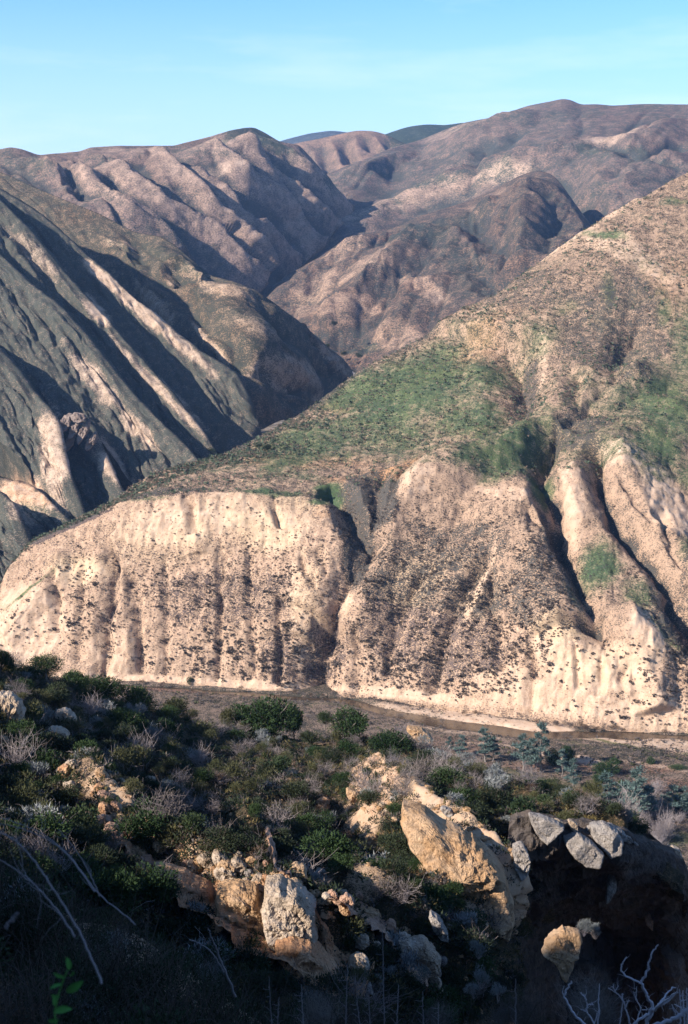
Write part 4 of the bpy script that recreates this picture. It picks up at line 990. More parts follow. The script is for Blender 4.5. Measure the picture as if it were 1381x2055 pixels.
rock('eroded_rock', 'pale rock eroded into hollows above the foreground brush', [(797, 1885), (815, 1880), (828, 1893), (850, 1888), (870, 1905), (884, 1930), (878, 1955), (888, 1980), (893, 2012), (872, 2008), (848, 1998), (825, 1985), (812, 1960), (806, 1925), (798, 1905)], 61, 2.4, 'pale', res=130, rough=1.2)
rock('standing_boulder', 'tan boulder isolated against the black cliff shade', [(1090, 1913), (1097, 1892), (1108, 1878), (1121, 1874), (1132, 1863), (1147, 1867), (1168, 1875), (1168, 1888), (1161, 1900), (1158, 1914), (1149, 1917), (1147, 1932), (1141, 1948), (1132, 1964), (1124, 1954), (1119, 1940), (1113, 1929), (1104, 1921), (1096, 1919)], 60.5, 1.6, 'tan', res=130, rough=.8, tilt=.3)
rock('rock_pedestal', 'rock shoulder darkened to match the black shade under the isolated tan boulder', [(1085, 1935), (1115, 1915), (1160, 1925), (1215, 1960), (1240, 2090), (1060, 2090), (1065, 1990)], 64.5, 2.2, 'dark', res=70)  # near-black rock colour stands in for the shade below the boulder
# continuous bedrock between the blocks
def ledge(name, label, top, bot, kind, dY, seed):
    T = [(x, y, surf_y(x, y, 70) - .25) for x, y in top]; B = [(x, y, surf_y(x, y, 66) - .9 - dY * .3) for x, y in bot]
    Md = [(x, y * .55 + float(np.interp(x, [p[0] for p in bot], [p[1] for p in bot])) * .45, Y - dY * .6) for x, y, Y in T]
    mk_ = Mass([B, Md, T], top[0][0], top[-1][0], 1.7, 1.7, sx=1, sr=1.2, back=[(1.6, -.2), (2.5, -4)])
    q = mk_.base
    d_ = ridged(q @ np.array([[.9, .3, .2], [0, 1, 0], [.5, .1, 1.3]]), 1.9, 5, seed, .6) * .52 + fbm(q, .5, 3, seed + 2, .6) * .12 - sstep(.78, .95, ridged(q * np.array([1, 1, .5]), 2.6, 2, seed + 4, .4)) * .7
    e_ = np.minimum(sstep(0, 14, np.arange(mk_.C)), sstep(0, 14, np.arange(mk_.C)[::-1]))[None, :]
    mk_.displace(d_, keep=.5, fade=12)
    mk_.P[..., 1] += (1 - e_) * 2.5
    V = mk_.P.reshape(-1, 3); c = V.mean(0)
    o = link(name, np_mesh(name, V - c, grid_faces(mk_.R, mk_.C), RK[kind], False)); o.location = c
    tag(o, label, 'rock ledge'); ROCKS.append(top + bot[::-1]); return o
ledge('bedrock_ledge', 'long fractured orange tan bedrock ledge running down to the right behind the big blocks', [(188, 1640), (250, 1683), (300, 1733), (360, 1752), (430, 1774), (520, 1774), (600, 1798), (640, 1842), (672, 1896), (705, 1925), (752, 1935)],
      [(188, 1672), (250, 1718), (300, 1772), (360, 1818), (430, 1868), (500, 1918), (560, 1942), (620, 1976), (672, 2002), (752, 2004)], 'rust', 1.6, 611)
ledge('bedrock_ledge', 'pinkish tan bedrock ledge above the dark hollow, running down to the eroded pale rock', [(528, 1708), (570, 1730), (620, 1745), (660, 1782), (700, 1800), (760, 1838), (800, 1872), (850, 1885), (885, 1925)],
      [(528, 1728), (570, 1762), (620, 1778), (660, 1812), (700, 1838), (760, 1880), (800, 1930), (850, 1990), (885, 2010)], 'pink', 1.2, 631)
# the tan cliff in the middle: body and blocks that can be told apart
rock('cliff_face', 'tan crumbling cliff face stepping down to a point', [(800, 1620), (850, 1636), (885, 1662), (930, 1680), (965, 1700), (992, 1725), (1012, 1750), (1020, 1800), (1026, 1830), (1010, 1850), (980, 1846), (950, 1822), (915, 1784), (880, 1750), (845, 1720), (815, 1690), (800, 1655)], 87, 5.0, 'tan', res=200, rough=.62, tilt=.5)
rock('rock_block', 'white chunk on the upper edge of the tan cliff', [(895, 1692), (910, 1668), (936, 1682), (962, 1694), (970, 1716), (945, 1728), (915, 1728), (896, 1708)], 84.5, 1.6, 'pale', res=70)
rock('rock_block', 'pointed tan block at the lower tip of the tan cliff', [(962, 1792), (990, 1776), (1014, 1774), (1028, 1800), (1031, 1850), (1020, 1888), (1003, 1878), (978, 1850), (962, 1820)], 84, 2.4, 'tan', res=90, rough=.7)
rock('rock_block', 'tan block split off left of the pointed block', [(925, 1770), (945, 1762), (960, 1780), (958, 1815), (940, 1812), (926, 1795)], 84, 1.4, 'tan', res=60)
rock('rock_block', 'brown block between the tan cliff and the dark cliff', [(1030, 1700), (1050, 1690), (1062, 1720), (1058, 1750), (1045, 1765), (1032, 1740)], 92, 1.6, 'grey', res=60)

# the overhanging cliff, rock coloured dark for its shade: own lofted mass, undercut to the right
ck_top = [(1020, 1640, 92), (1060, 1632, 92), (1130, 1650, 93), (1190, 1650, 94), (1250, 1668, 95), (1300, 1690, 97), (1345, 1706, 99), (1366, 1722, 100), (1377, 1745, 103), (1384, 1800, 110)]
def shift(c, dy, dY): return [(x, y + dy, Y + dY) for x, y, Y in c]
ck_mid = [(1020, 1700, 91), (1060, 1690, 90.5), (1130, 1690, 91.5), (1190, 1705, 92), (1250, 1722, 93), (1300, 1735, 96), (1345, 1745, 98.5), (1366, 1760, 100), (1377, 1790, 103), (1384, 1850, 110)]
ck_low = [(1020, 1860, 98), (1060, 1850, 102), (1130, 1850, 108), (1190, 1860, 110), (1250, 1870, 111), (1300, 1870, 110), (1330, 1880, 107), (1352, 1900, 105), (1360, 1930, 107), (1384, 1990, 112)]
ck_bot = [(1020, 2120, 97), (1130, 2120, 106), (1250, 2120, 110), (1310, 2120, 108), (1330, 2120, 105), (1345, 2120, 107), (1384, 2140, 112)]
mm_ = Mass([ck_bot, ck_low, ck_mid, ck_top], 1024, 1376, 2.4, 2.4, sx=1, sr=2, back=[(3, -1.2), (14, -12), (20, -40)])
CLIFF = mm_
mm_.displace(ridged(mm_.base * np.array([1, 1, .35]), 2.6, 4, 201, .55) * 1.0 + fbm(mm_.base, .8, 3, 203, .6) * .12, keep=.4, fade=14)
# carry the right-hand edge round and back so the mass is closed there
e = mm_.P[:, -1:, :]
wrap = [e + np.array([-.2 * k - .03 * k * k, 3.0 * k, -.3 * k]) for k in range(1, 9)]
PW = np.concatenate([mm_.P] + wrap, 1)
cme = np_mesh('overhanging_cliff', PW, grid_faces(*PW.shape[:2]), RK['dark'], False)  # shade put into the rock colour; the lit slabs stay grey
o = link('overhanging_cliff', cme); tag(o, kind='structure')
rock('rock_slab', 'smooth grey slab at the left top of the dark cliff', [(1058, 1632), (1076, 1634), (1122, 1650), (1133, 1662), (1112, 1680), (1097, 1692), (1086, 1686), (1070, 1662)], 89.5, 1.6, 'grey', res=90, rough=.3)
rock('rock_slab', 'smooth grey slab at the right top of the dark cliff', [(1184, 1656), (1210, 1650), (1240, 1668), (1252, 1690), (1246, 1712), (1225, 1718), (1208, 1702), (1190, 1682)], 91, 1.8, 'grey', res=90, rough=.3)
rock('rock_slab', 'dim grey slab between the two smooth slabs of the dark cliff', [(1128, 1682), (1160, 1672), (1190, 1690), (1212, 1712), (1205, 1740), (1175, 1735), (1145, 1712)], 92, 1.8, 'grey', res=80, rough=.4)
rock('rock_ledge', 'long white ledge along the skyline of the dark cliff', [(1186, 1612), (1215, 1622), (1238, 1640), (1248, 1658), (1228, 1654), (1205, 1638)], 104, 2, 'pale', res=60, rough=.4)
rock('rock_slab', 'thin upright grey slab catching light low on the dark cliff', [(1228, 1735), (1240, 1750), (1236, 1780), (1222, 1805), (1214, 1812), (1216, 1780)], 92.5, 1.0, 'grey', res=50, rough=.5)
rock('rock_slab', 'small lit flake lowest on the dark cliff', [(1293, 1838), (1304, 1830), (1310, 1850), (1308, 1866), (1298, 1856)], 97, .7, 'pink', res=40)
# crags on the far hills
for k_, (x, y, w, h, an, where) in enumerate([(132, 850, 22, 44, 25, 'leftmost'), (150, 862, 18, 52, 22, 'second from the left'), (168, 866, 18, 56, 20, 'tallest, in the middle'), (184, 886, 16, 44, 25, 'rightmost'), (158, 838, 34, 22, 0, 'topmost, lying across'), (140, 890, 16, 34, 20, 'lowest')]):
    rock('rock_fin', 'grey rock fin of the crag on the shaded ribs, ' + where, blobpts(x, y, w, h, an, seed=k_), 742, 7, 'crag', res=44, rough=1.2, tilt=.9, cat='rock fin', group='rock fins of the dark crag')

# ================================================================== PLANTS
def leaf_mat(name, c1, c2, trans=0.0, rough=.75):
    m, nt = new_mat(name)
    oi = N(nt, 'ShaderNodeObjectInfo'); geo = N(nt, 'ShaderNodeNewGeometry')
    n = noise_(nt, geo.outputs['Position'], 1.3, 2, .6)
    f = mth(nt, 'ADD', mth(nt, 'MULTIPLY', oi.outputs['Random'], .55), mth(nt, 'MULTIPLY', n, .6))
    f = mth(nt, 'ADD', f, mth(nt, 'MULTIPLY', geo.outputs['Random Per Island'], .25))
    col = mixc(nt, rng_(nt, f, .2, 1.1), c1, c2)
    finish(nt, col, rough, None, spec=.12)
    return m
MT = {
    'chamise': leaf_mat('leaf_chamise', (.014, .024, .015), (.038, .050, .028)),
    'green': leaf_mat('leaf_green', (.020, .038, .020), (.044, .066, .030)),
    'olive': leaf_mat('leaf_olive', (.040, .048, .024), (.080, .082, .040)),
    'sage': leaf_mat('leaf_sage', (.105, .125, .130), (.220, .235, .245)),
    'brown': leaf_mat('leaf_brown', (.060, .040, .030), (.120, .080, .055)),
    'mauve': leaf_mat('leaf_mauve', (.060, .052, .050), (.115, .100, .095)),
    'litter': leaf_mat('leaf_litter', (.110, .085, .068), (.200, .150, .118)),
    'dark_twig': leaf_mat('dark_twig', (.035, .028, .024), (.080, .066, .058)),
    'oak': leaf_mat('leaf_oak', (.014, .032, .013), (.036, .062, .024)),
    'pine': leaf_mat('leaf_pine', (.055, .090, .084), (.100, .145, .135)),
    'gold': leaf_mat('leaf_gold', (.09, .075, .032), (.15, .115, .05)),
    'dot': leaf_mat('leaf_dot', (.045, .038, .036), (.085, .070, .064)),
    'hillgreen': leaf_mat('leaf_hillgreen', (.045, .070, .048), (.085, .110, .075)),
    'bright': leaf_mat('leaf_bright', (.06, .22, .045), (.11, .33, .07), rough=.5),
    'bark': leaf_mat('bark', (.10, .085, .075), (.20, .175, .16)),
    'twig': leaf_mat('twig', (.16, .135, .135), (.28, .245, .25)),
    'dead': leaf_mat('dead_wood', (.42, .38, .41), (.60, .55, .58))}

def leaves(n, rx, ry, rz, leaf, lobes=6, up=0.0, seed=0, narrow=.45, shell=.5, z0=.5, lob=.5):
    """n small triangles spread through a lumpy crown; base of the crown at z = 0"""
    r = np.random.default_rng(seed)
    C_ = r.normal(0, 1, (lobes, 3)); C_ /= np.linalg.norm(C_, axis=1, keepdims=True)
    C_ *= (1 - lob) * r.uniform(.5, 1.0, (lobes, 1)); C_[:, 2] = C_[:, 2] * .8
    k = r.integers(0, lobes, n)
    d = r.normal(0, 1, (n, 3)); d /= np.linalg.norm(d, axis=1, keepdims=True)
    rad = (lob * r.uniform(.7, 1.15, lobes)[k] * (shell + (1 - shell) * r.random(n)) * r.uniform(.85, 1.12, n))[:, None]
    p = C_[k] + d * rad
    out = d * .8 + p * .4 + np.array([0, 0, up]); out /= np.linalg.norm(out, axis=1, keepdims=True)
    out = out + r.normal(0, .45, (n, 3)); out /= np.linalg.norm(out, axis=1, keepdims=True)
    side = np.cross(out, r.normal(0, 1, (n, 3))); side /= np.linalg.norm(side, axis=1, keepdims=True)
    P = p * np.array([rx, ry, rz]) + np.array([0, 0, rz * (2 * z0)])
    P[:, 2] = np.maximum(P[:, 2], leaf * .3)
    L = leaf * r.uniform(.6, 1.4, n)[:, None]
    V = np.stack([P - side * L * narrow, P + side * L * narrow, P + out * L * 1.5], 1).reshape(-1, 3)
    F = np.arange(3 * n).reshape(-1, 3)
    return V, F

def tube(pts, r0, r1, sides=4):
    pts = np.asarray(pts, float); n = len(pts)
    t = np.gradient(pts, axis=0); t /= np.linalg.norm(t, axis=1, keepdims=True) + 1e-9
    ref = np.array([.31, .92, .24]); a = np.cross(t, ref); a /= np.linalg.norm(a, axis=1, keepdims=True) + 1e-9
    b = np.cross(t, a)
    rr = np.linspace(r0, r1, n)[:, None, None]
    an = np.arange(sides) * 2 * math.pi / sides
    ring = pts[:, None] + rr * (np.cos(an)[None, :, None] * a[:, None] + np.sin(an)[None, :, None] * b[:, None])
    V = ring.reshape(-1, 3)
    i = np.arange(n - 1)[:, None] * sides + np.arange(sides)[None]; j = np.arange(n - 1)[:, None] * sides + (np.arange(sides)[None] + 1) % sides
    F = np.stack([i, j, j + sides, i + sides], -1).reshape(-1, 4)
    return V, F

def merge(parts):
    Vs, Fs, o = [], [], 0
    for V, F in parts:
        if F.shape[1] == 4: F = np.concatenate([F[:, [0, 1, 2]], F[:, [0, 2, 3]]])
        Vs.append(V); Fs.append(F + o); o += len(V)
    return np.concatenate(Vs), np.concatenate(Fs)

def wiggle(a, b, n, amp, r):
    a, b = np.asarray(a, float), np.asarray(b, float)
    t = np.linspace(0, 1, n)[:, None]
    off = np.cumsum(r.normal(0, amp, (n, 3)), 0) * np.linalg.norm(b - a) / n
    off -= t * off[-1] * .5; off[0] = 0
    return a + (b - a) * t + off

def twigs(n, R, H, r0, seed, spread=.9, forks=2, droop=.0):
    r = np.random.default_rng(seed); parts = []
    for k in range(n):
        an = r.uniform(0, 2 * math.pi); q = r.uniform(.2, 1) * spread
        tip = np.array([math.cos(an) * R * q, math.sin(an) * R * q, H * r.uniform(.55, 1.0) * (1 - .35 * q)])
        st = wiggle((0, 0, 0), tip, 7, .35, r)
        parts.append(tube(st, r0, r0 * .35, 3))
        for f in range(forks):
            s = st[r.integers(2, 6)]
            e = s + np.array([r.normal(0, .3) * R, r.normal(0, .3) * R, abs(r.normal(.2, .2)) * H])
            parts.append(tube(wiggle(s, e, 4, .3, r), r0 * .5, r0 * .2, 3))
    return merge(parts)

def mk(name, VF, mat): return np_mesh(name, VF[0], VF[1], mat, False)

PROTO = {}
def proto(kind, fol, stem=None, names=('foliage', 'stem')):
    PROTO.setdefault(kind, []).append((fol, stem, names))
for s in range(4):
    proto('chamise', mk('foliage', leaves(2300, .95, .95, .62, .060, 11, .5, 10 + s, .3, .45, .5, .5), MT['chamise']), mk('stem', twigs(9, .9, 1.1, .018, 20 + s), MT['dark_twig']))
    proto('olive', mk('foliage', leaves(1500, .9, .9, .75, .070, 9, .9, 30 + s, .2, .5, .5, .45), MT['olive']), mk('stem', twigs(8, .8, 1.2, .016, 40 + s), MT['twig']))
    proto('sage', mk('foliage', leaves(750, .85, .85, .62, .085, 11, 1.3, 50 + s, .20, .35, .5, .36), MT['sage']), mk('stem', twigs(10, .8, 1.1, .016, 60 + s), MT['twig']))
    proto('green', mk('foliage', leaves(1700, .8, .8, .6, .055, 10, .3, 70 + s, .42, .5, .5, .5), MT['green']), mk('stem', twigs(6, .6, .9, .016, 80 + s), MT['twig']))
    proto('brown', mk('foliage', leaves(620, .9, .9, .55, .07, 9, .8, 90 + s, .22, .35, .5, .45), MT['brown']), mk('stem', twigs(16, .9, 1.0, .013, 100 + s, forks=3), MT['twig']))
    proto('mauve', mk('foliage', leaves(480, .9, .9, .62, .06, 9, .9, 110 + s, .2, .3, .5, .45), MT['mauve']), mk('stem', twigs(26, 1.0, 1.25, .012, 120 + s, forks=4), MT['twig']))
    proto('dry', mk('branch', twigs(34, 1.0, 1.3, .014, 130 + s, forks=5), MT['twig']), None, ('branch', None))
    proto('darkleaf', mk('foliage', leaves(2400, .95, .95, .66, .055, 12, .3, 160 + s, .38, .45, .5, .5), MT['oak']), mk('stem', twigs(7, .8, 1.0, .018, 165 + s), MT['dark_twig']))
    proto('gold', mk('foliage', leaves(700, .9, .9, .4, .06, 8, 1.0, 140 + s, .2, .5, .5, .4), MT['gold']), None)

ALLG = {}
def plant(kind, name, P, size, label, cat, group=None, tall=1.0, v=None, whole=False):
    lst = PROTO[kind]; i = random.randrange(len(lst)) if v is None else v
    fol, stem, names = lst[i % len(lst)]
    P = Vector(P); rz = random.uniform(0, 2 * math.pi)
    w = random.uniform(.9, 1.1)
    if stem is None or whole:
        o = link(name, fol)
    else:
        o = empty(name, (0, 0, 0))
        a = link(names[0], fol, o); b = link(names[1], stem, o)
    o.location = P; o.rotation_euler = (random.uniform(-.12, .12), random.uniform(-.12, .12), rz)
    o.scale = (size * w, size / w, size * tall)
    tag(o, label, cat, group)
    return o

def inside(px, py, poly):
    c = False; j = len(poly) - 1
    for i in range(len(poly)):
        if (poly[i][1] > py) != (poly[j][1] > py) and px < (poly[j][0] - poly[i][0]) * (py - poly[i][1]) / (poly[j][1] - poly[i][1] + 1e-9) + poly[i][0]: c = not c
        j = i
    return c

def ground(M, px, py):
    """front-most displaced vertex of a mass near a picture position"""
    if not hasattr(M, 'fx'): M.fx, M.fy = proj(M.P[:M.front])
    i = np.argmin((M.fx - px) ** 2 + (M.fy - py) ** 2)
    return M.P[:M.front].reshape(-1, 3)[i]

# ---- small dark shrubs dotted over the bluff
def clump(seed, sub=1):
    bm = bmesh.new(); bmesh.ops.create_icosphere(bm, subdivisions=sub + 1, radius=.5)
    V = np.array([v.co[:] for v in bm.verts]); F = np.array([[v.index for v in f.verts] for f in bm.faces]); bm.free()
    r = np.random.default_rng(seed)
    V *= (1 + r.normal(0, .17, (len(V), 1))); V[:, 2] = V[:, 2] * .8 + .22
    return V, F
CL = [leaves(32, .55, .55, .46, .17, 4, .3, 700 + s, .8, .5, .45, .6) for s in range(6)]; CL0 = [leaves(12, .55, .55, .42, .26, 3, .3, 720 + s, .8, .5, .45, .6) for s in range(6)]
DOTME = [np_mesh('bluff_shrub', V, F, MT['dot'], False) for V, F in CL]

def sample(M, dens, n, seed, rows=None):
    r = np.random.default_rng(seed)
    w = dens[:M.front - 1].copy().ravel(); w = np.clip(w, 0, None); w /= w.sum()
    idx = r.choice(len(w), size=n, p=w)
    jit = r.uniform(0, 1, (n, 2))
    R_, C_ = np.unravel_index(idx, (M.front - 1, M.C)); C_ = np.minimum(C_, M.C - 2)
    a, b, c = M.P[R_, C_], M.P[R_, C_ + 1], M.P[R_ + 1, C_]
    return a + (b - a) * jit[:, :1] + (c - a) * jit[:, 1:], R_, C_

def stuff(name, pts, sizes, protos, mat, seed):
    r = np.random.default_rng(seed); Vs, Fs, o = [], [], 0
    k = r.integers(0, len(protos), len(pts)); an = r.uniform(0, 6.283, len(pts))
    for p_i, (V, F) in enumerate(protos):
        s = np.where(k == p_i)[0]
        if not len(s): continue
        c, sn = np.cos(an[s])[:, None], np.sin(an[s])[:, None]
        X = V[None, :, 0] * c - V[None, :, 1] * sn; Y = V[None, :, 0] * sn + V[None, :, 1] * c
        W = np.stack([X, Y, np.broadcast_to(V[None, :, 2], X.shape)], -1) * sizes[s][:, None, None] + pts[s][:, None]
        Vs.append(W.reshape(-1, 3)); Fs.append((F[None] + (np.arange(len(s)) * len(V))[:, None, None]).reshape(-1, 3) + o); o += len(s) * len(V)
    me = np_mesh(name, np.concatenate(Vs), np.concatenate(Fs), mat, False)
    ob = link(name, me); ob['kind'] = 'stuff'; return ob

M = M_F
dm = M.blobs([(860, 1180, 150, 120, -20, 1.0), (1080, 1180, 90, 110, 20, 1.1), (900, 1340, 180, 60, 5, 1.1), (460, 1190, 210, 50, 0, .85), (600, 1310, 100, 70, 0, 1.2), (430, 1300, 160, 60, 0, .8), (180, 1240, 60, 50, 0, .8), (740, 1300, 70, 90, 0, .9), (1000, 1290, 110, 60, 0, 1.0),
             (730, 1060, 70, 80, 0, 1.2), (420, 1040, 240, 40, 0, .28), (950, 1050, 130, 60, 0, .7), (1120, 1130, 30, 70, -25, .9), (1260, 1440, 160, 30, 0, .3), (1270, 1370, 30, 60, 0, .5), (1370, 1350, 50, 90, 0, .6), (1200, 1330, 130, 60, 0, .12), (60, 1250, 80, 60, 0, .1), (1320, 1180, 60, 90, 0, .35), (300, 1150, 200, 100, 0, .35), (560, 1120, 120, 60, 0, .4), (1200, 1020, 50, 60, 0, .15)], nscale=9, edge=.5, seed=19)
dm *= (M.py > np.interp(M.px, [p[0] for p in c1], [p[1] for p in c1]) + 2) * (M.py < np.interp(M.px, [p[0] for p in c0], [p[1] for p in c0]) - 10) * (M.px > -60) * (M.px < 1440)
dm *= np.clip(.25 + 1.6 * sstep(-.25, .5, fbm(M.base, 3.2, 3, 150)), 0, 2)
pts, R_, C_ = sample(M, dm, 11500, 5)
r_ = np.random.default_rng(8)
lowf = sstep(1000, 1350, M.py[R_, C_])
sz = r_.lognormal(-.22, .38, len(pts)) * (.46 + .45 * lowf); sz = np.clip(sz, .25, 2.2)
vis = sorted(range(len(pts)), key=lambda i: -sz[i])
inview = [i for i in vis if 5 < M.px[R_[i], C_[i]] < 1376 and M.py[R_[i], C_[i]] < 1480][:290]
sel = set(inview)
for i in inview:
    o = link('bluff_shrub', DOTME[i % 6]); o.location = pts[i] - np.array([0, 0, .12 * sz[i]]); o.scale = (sz[i] * 1.1, sz[i] * 1.1, sz[i]); o.rotation_euler = (0, 0, i * 1.3)
    x_ = M.px[R_[i], C_[i]]; lowb = M.py[R_[i], C_[i]] > 1230
    zx = ['far left end of the bluff', 'left part of the bluff', 'centre left of the bluff', 'bluff beside the central gully', 'left side of the cone spur', 'middle of the cone spur', 'right side of the cone spur', 'pale cliff at right', 'far right end of the cliff'][int(np.searchsorted([130, 300, 480, 660, 830, 980, 1130, 1280], x_))]
    zy = ['upper part', 'middle height', 'low part'][int(np.searchsorted([1130, 1270], M.py[R_[i], C_[i]]))]; szw = 'small' if sz[i] < 1.45 else 'larger'
    zone = ('left part of the bluff' if x_ < 420 else 'bluff left of the central gully' if x_ < 690 else 'cone shaped spur' if x_ < 1130 else 'pale cliff at the right')
    tag(o, '%s dark shrub on the %s, %s' % (szw, zx, zy), 'shrub', '%s dark shrubs on the %s, %s' % (szw, zx, zy))
rest = np.array([i for i in range(len(pts)) if i not in sel])
stuff('bluff_brush', pts[rest] - np.array([0, 0, .1]), sz[rest], CL, MT['dot'], 3)

# ---- brush over the hill above the bluff
dh = (M.py < np.interp(M.px, [p[0] for p in c1], [p[1] for p in c1]) + 4) * (M.px > -100) * (M.px < 1480) * np.clip(.35 + sstep(-.3, .5, fbm(M.base, 14, 3, 160)), 0, 2)
dh = dh * (1 - .55 * np.clip(grass_f, 0, 1)) if 'grass_f' in globals() else dh
pts, R_, C_ = sample(M, dh * 1.0, 9000, 15)
stuff('hill_brush', pts - np.array([0, 0, .1]), np.clip(r_.lognormal(-.55, .4, len(pts)), .3, 1.5), CL0, MT['litter'], 4)
pts, R_, C_ = sample(M, dh * np.clip(.3 + grass_f, 0, 1), 11000, 16)
stuff('hill_green_brush', pts - np.array([0, 0, .1]), np.clip(r_.lognormal(-.4, .4, len(pts)), .3, 1.8), CL0, MT['hillgreen'], 6)

# ---- scrub on the valley floor
def floor_pt(px, py): return unproj(px, py, Y_at_z(py, .7))
def floor_z(x, y):
    i = np.clip(np.searchsorted(FLOOR_XS, x), 0, len(FLOOR_XS) - 1); j = np.clip(np.searchsorted(FLOOR_YS, y), 0, len(FLOOR_YS) - 1)
    return ZZ[j, i]
n = 16000
fpx = r_.uniform(-60, 1440, n); fpy = 1395 + (1720 - 1395) * r_.random(n) ** 1.25 + (fpx - 600) * .03
keep = []
FP = unproj(fpx, fpy, Y_at_z(fpy, .5))
dl, wv_ = dist_line(FP[:, 0], FP[:, 1], RIV)
fn = fbm(FP * np.array([1, 1, 0]), 9, 3, 170)
ok = (dl > wv_ * 1.25) & (fn + r_.uniform(-.4, .4, n) > -.1)
FP = FP[ok]; FP[:, 2] = floor_z(FP[:, 0], FP[:, 1]) - .05
stuff('valley_scrub', FP, np.clip(r_.lognormal(-.75, .42, len(FP)), .2, 1.6), CL0, MT['mauve'], 5)
sel2 = r_.random(len(FP)) < .16
stuff('valley_green_scrub', FP[sel2] + np.array([.6, .3, 0]), np.clip(r_.lognormal(-.6, .4, sel2.sum()), .2, 1.5), CL0, MT['olive'], 9)
# bushes at the foot of the bluff
foot = [(x + r_.uniform(-6, 6), float(np.interp(x, [p[0] for p in c0], [p[1] for p in c0])) + r_.uniform(-1, 4), r_.uniform(1.0, 2.4)) for x in
        list(range(215, 330, 22)) + [480, 560] + list(range(590, 700, 12)) + [770, 930, 960] + list(range(1085, 1260, 11)) + [1120, 1140, 1175, 1290, 1330, 1360, 1110, 1095]]
for x, y, s in foot:
    z_ = unproj(x, y, Y_at_z(y, .4))
    plant(random.choice(['mauve', 'mauve', 'brown']), 'riverside_bush', z_, s, 'low mauve grey bush at the foot of the bluff ' + ('at far left' if x < 350 else 'left of the central gully' if x < 720 else 'below the cone shaped spur' if x < 1000 else 'below the pale cliff at right'), 'bush',
          'bushes at the bluff foot ' + ('at far left' if x < 350 else 'left of the central gully' if x < 720 else 'below the cone spur' if x < 1000 else 'below the pale cliff'), whole=True)
plant('green', 'riverside_bush', unproj(382, 1377, Y_at_z(1377, .3)), 2.3, 'lone dark green pointed bush at the foot of the bluff beside the river', 'bush', tall=1.4)

# ---- trees
def make_pine(seed, H=12.0, R=3.4):
    r = np.random.default_rng(seed)
    tr = wiggle((0, 0, -.3), (r.normal(0, .5), r.normal(0, .5), H * .92), 9, .12, r)
    trunk = tube(tr, .26, .05, 6)
    limbs, crown = [], []
    for k in range(15):
        t = .25 + .72 * k / 15; i = int(t * 8); s = tr[i] + (tr[min(i + 1, 8)] - tr[i]) * (t * 8 - i)
        an = r.uniform(0, 6.28); L_ = R * (1.15 - .85 * t) * r.uniform(.6, 1.15)
        e_ = s + np.array([math.cos(an) * L_, math.sin(an) * L_, L_ * r.uniform(.2, .7)])
        limbs.append(tube(wiggle(s, e_, 4, .2, r), .09, .03, 3))
        V, F = leaves(150, L_ * .62, L_ * .62, L_ * .55, .42, 4, .8, seed * 40 + k, .24, .3, 0, .6)
        crown.append((V + e_ * .75 + s * .25, F))
    V, F = leaves(200, R * .4, R * .4, R * .5, .42, 4, .8, seed * 40 + 30, .22, .3, 0, .6); crown.append((V + tr[-1], F))
    return mk('crown', merge(crown), MT['pine']), mk('trunk', trunk, MT['bark']), mk('limb', merge(limbs), MT['bark'])
PINES = [make_pine(s) for s in range(4)]
def pine(px, py_base, h_px, label, v=0, wide=1.0):
    Pb = unproj(px, py_base, Y_at_z(py_base, .6)); Pb[2] = .3
    s = h_px * Pb[1] / F_PX / 10.8
    o = empty('grey_pine', Pb); tag(o, label, 'pine tree', 'grey pines on the valley floor')
    c, t, l = PINES[v % 4]
    link('crown', c, o); link('trunk', t, o); link('limb', l, o)
    o.scale = (s * wide * 1.15, s * wide * 1.15, s); o.rotation_euler = (0, 0, v * 1.7)
pine(926, 1520, 46, 'short grey pine just behind the white sage on the slope crest, left group', 0, 1.1)
pine(903, 1512, 34, 'smallest faint pine left of the short grey pine', 1)
pine(975, 1530, 66, 'wide grey pine with a ragged top, third from the left', 2, 1.2)
pine(992, 1530, 54, 'thinner pine touching the wide grey pine', 3, 1.1)
pine(1050, 1545, 70, 'bushy grey pine left of the tallest left hand pine', 1, 1.2)
pine(1084, 1550, 100, 'tallest pine of the left group, with a thin pale top', 0, .85)
pine(1068, 1552, 62, 'low pine filling the gap in front of the left group', 2, 1.1)
pine(1130, 1560, 60, 'slim pine standing before dark shadow right of the left group', 3, .9)
pine(1150, 1590, 66, 'stocky pine below and right of the slim pine', 1, 1.0)
pine(1222, 1640, 86, 'broad grey pine at the left of the right hand group', 2, 1.25)
pine(1205, 1635, 62, 'small pine leaning on the broad grey pine', 0, 1.1)
pine(1280, 1655, 112, 'tallest and widest pine, in the middle of the right hand group', 1, 1.15)
pine(1300, 1650, 80, 'pine close behind the right shoulder of the tallest one', 3, 1.1)
pine(1262, 1645, 74, 'pine tucked against the left side of the tallest one', 2, 1.1)
pine(1348, 1640, 66, 'pine with a pale trunk near the right edge of the picture', 0, 1.3)
pine(1372, 1640, 60, 'pine cut by the right edge of the picture', 1, 1.3)

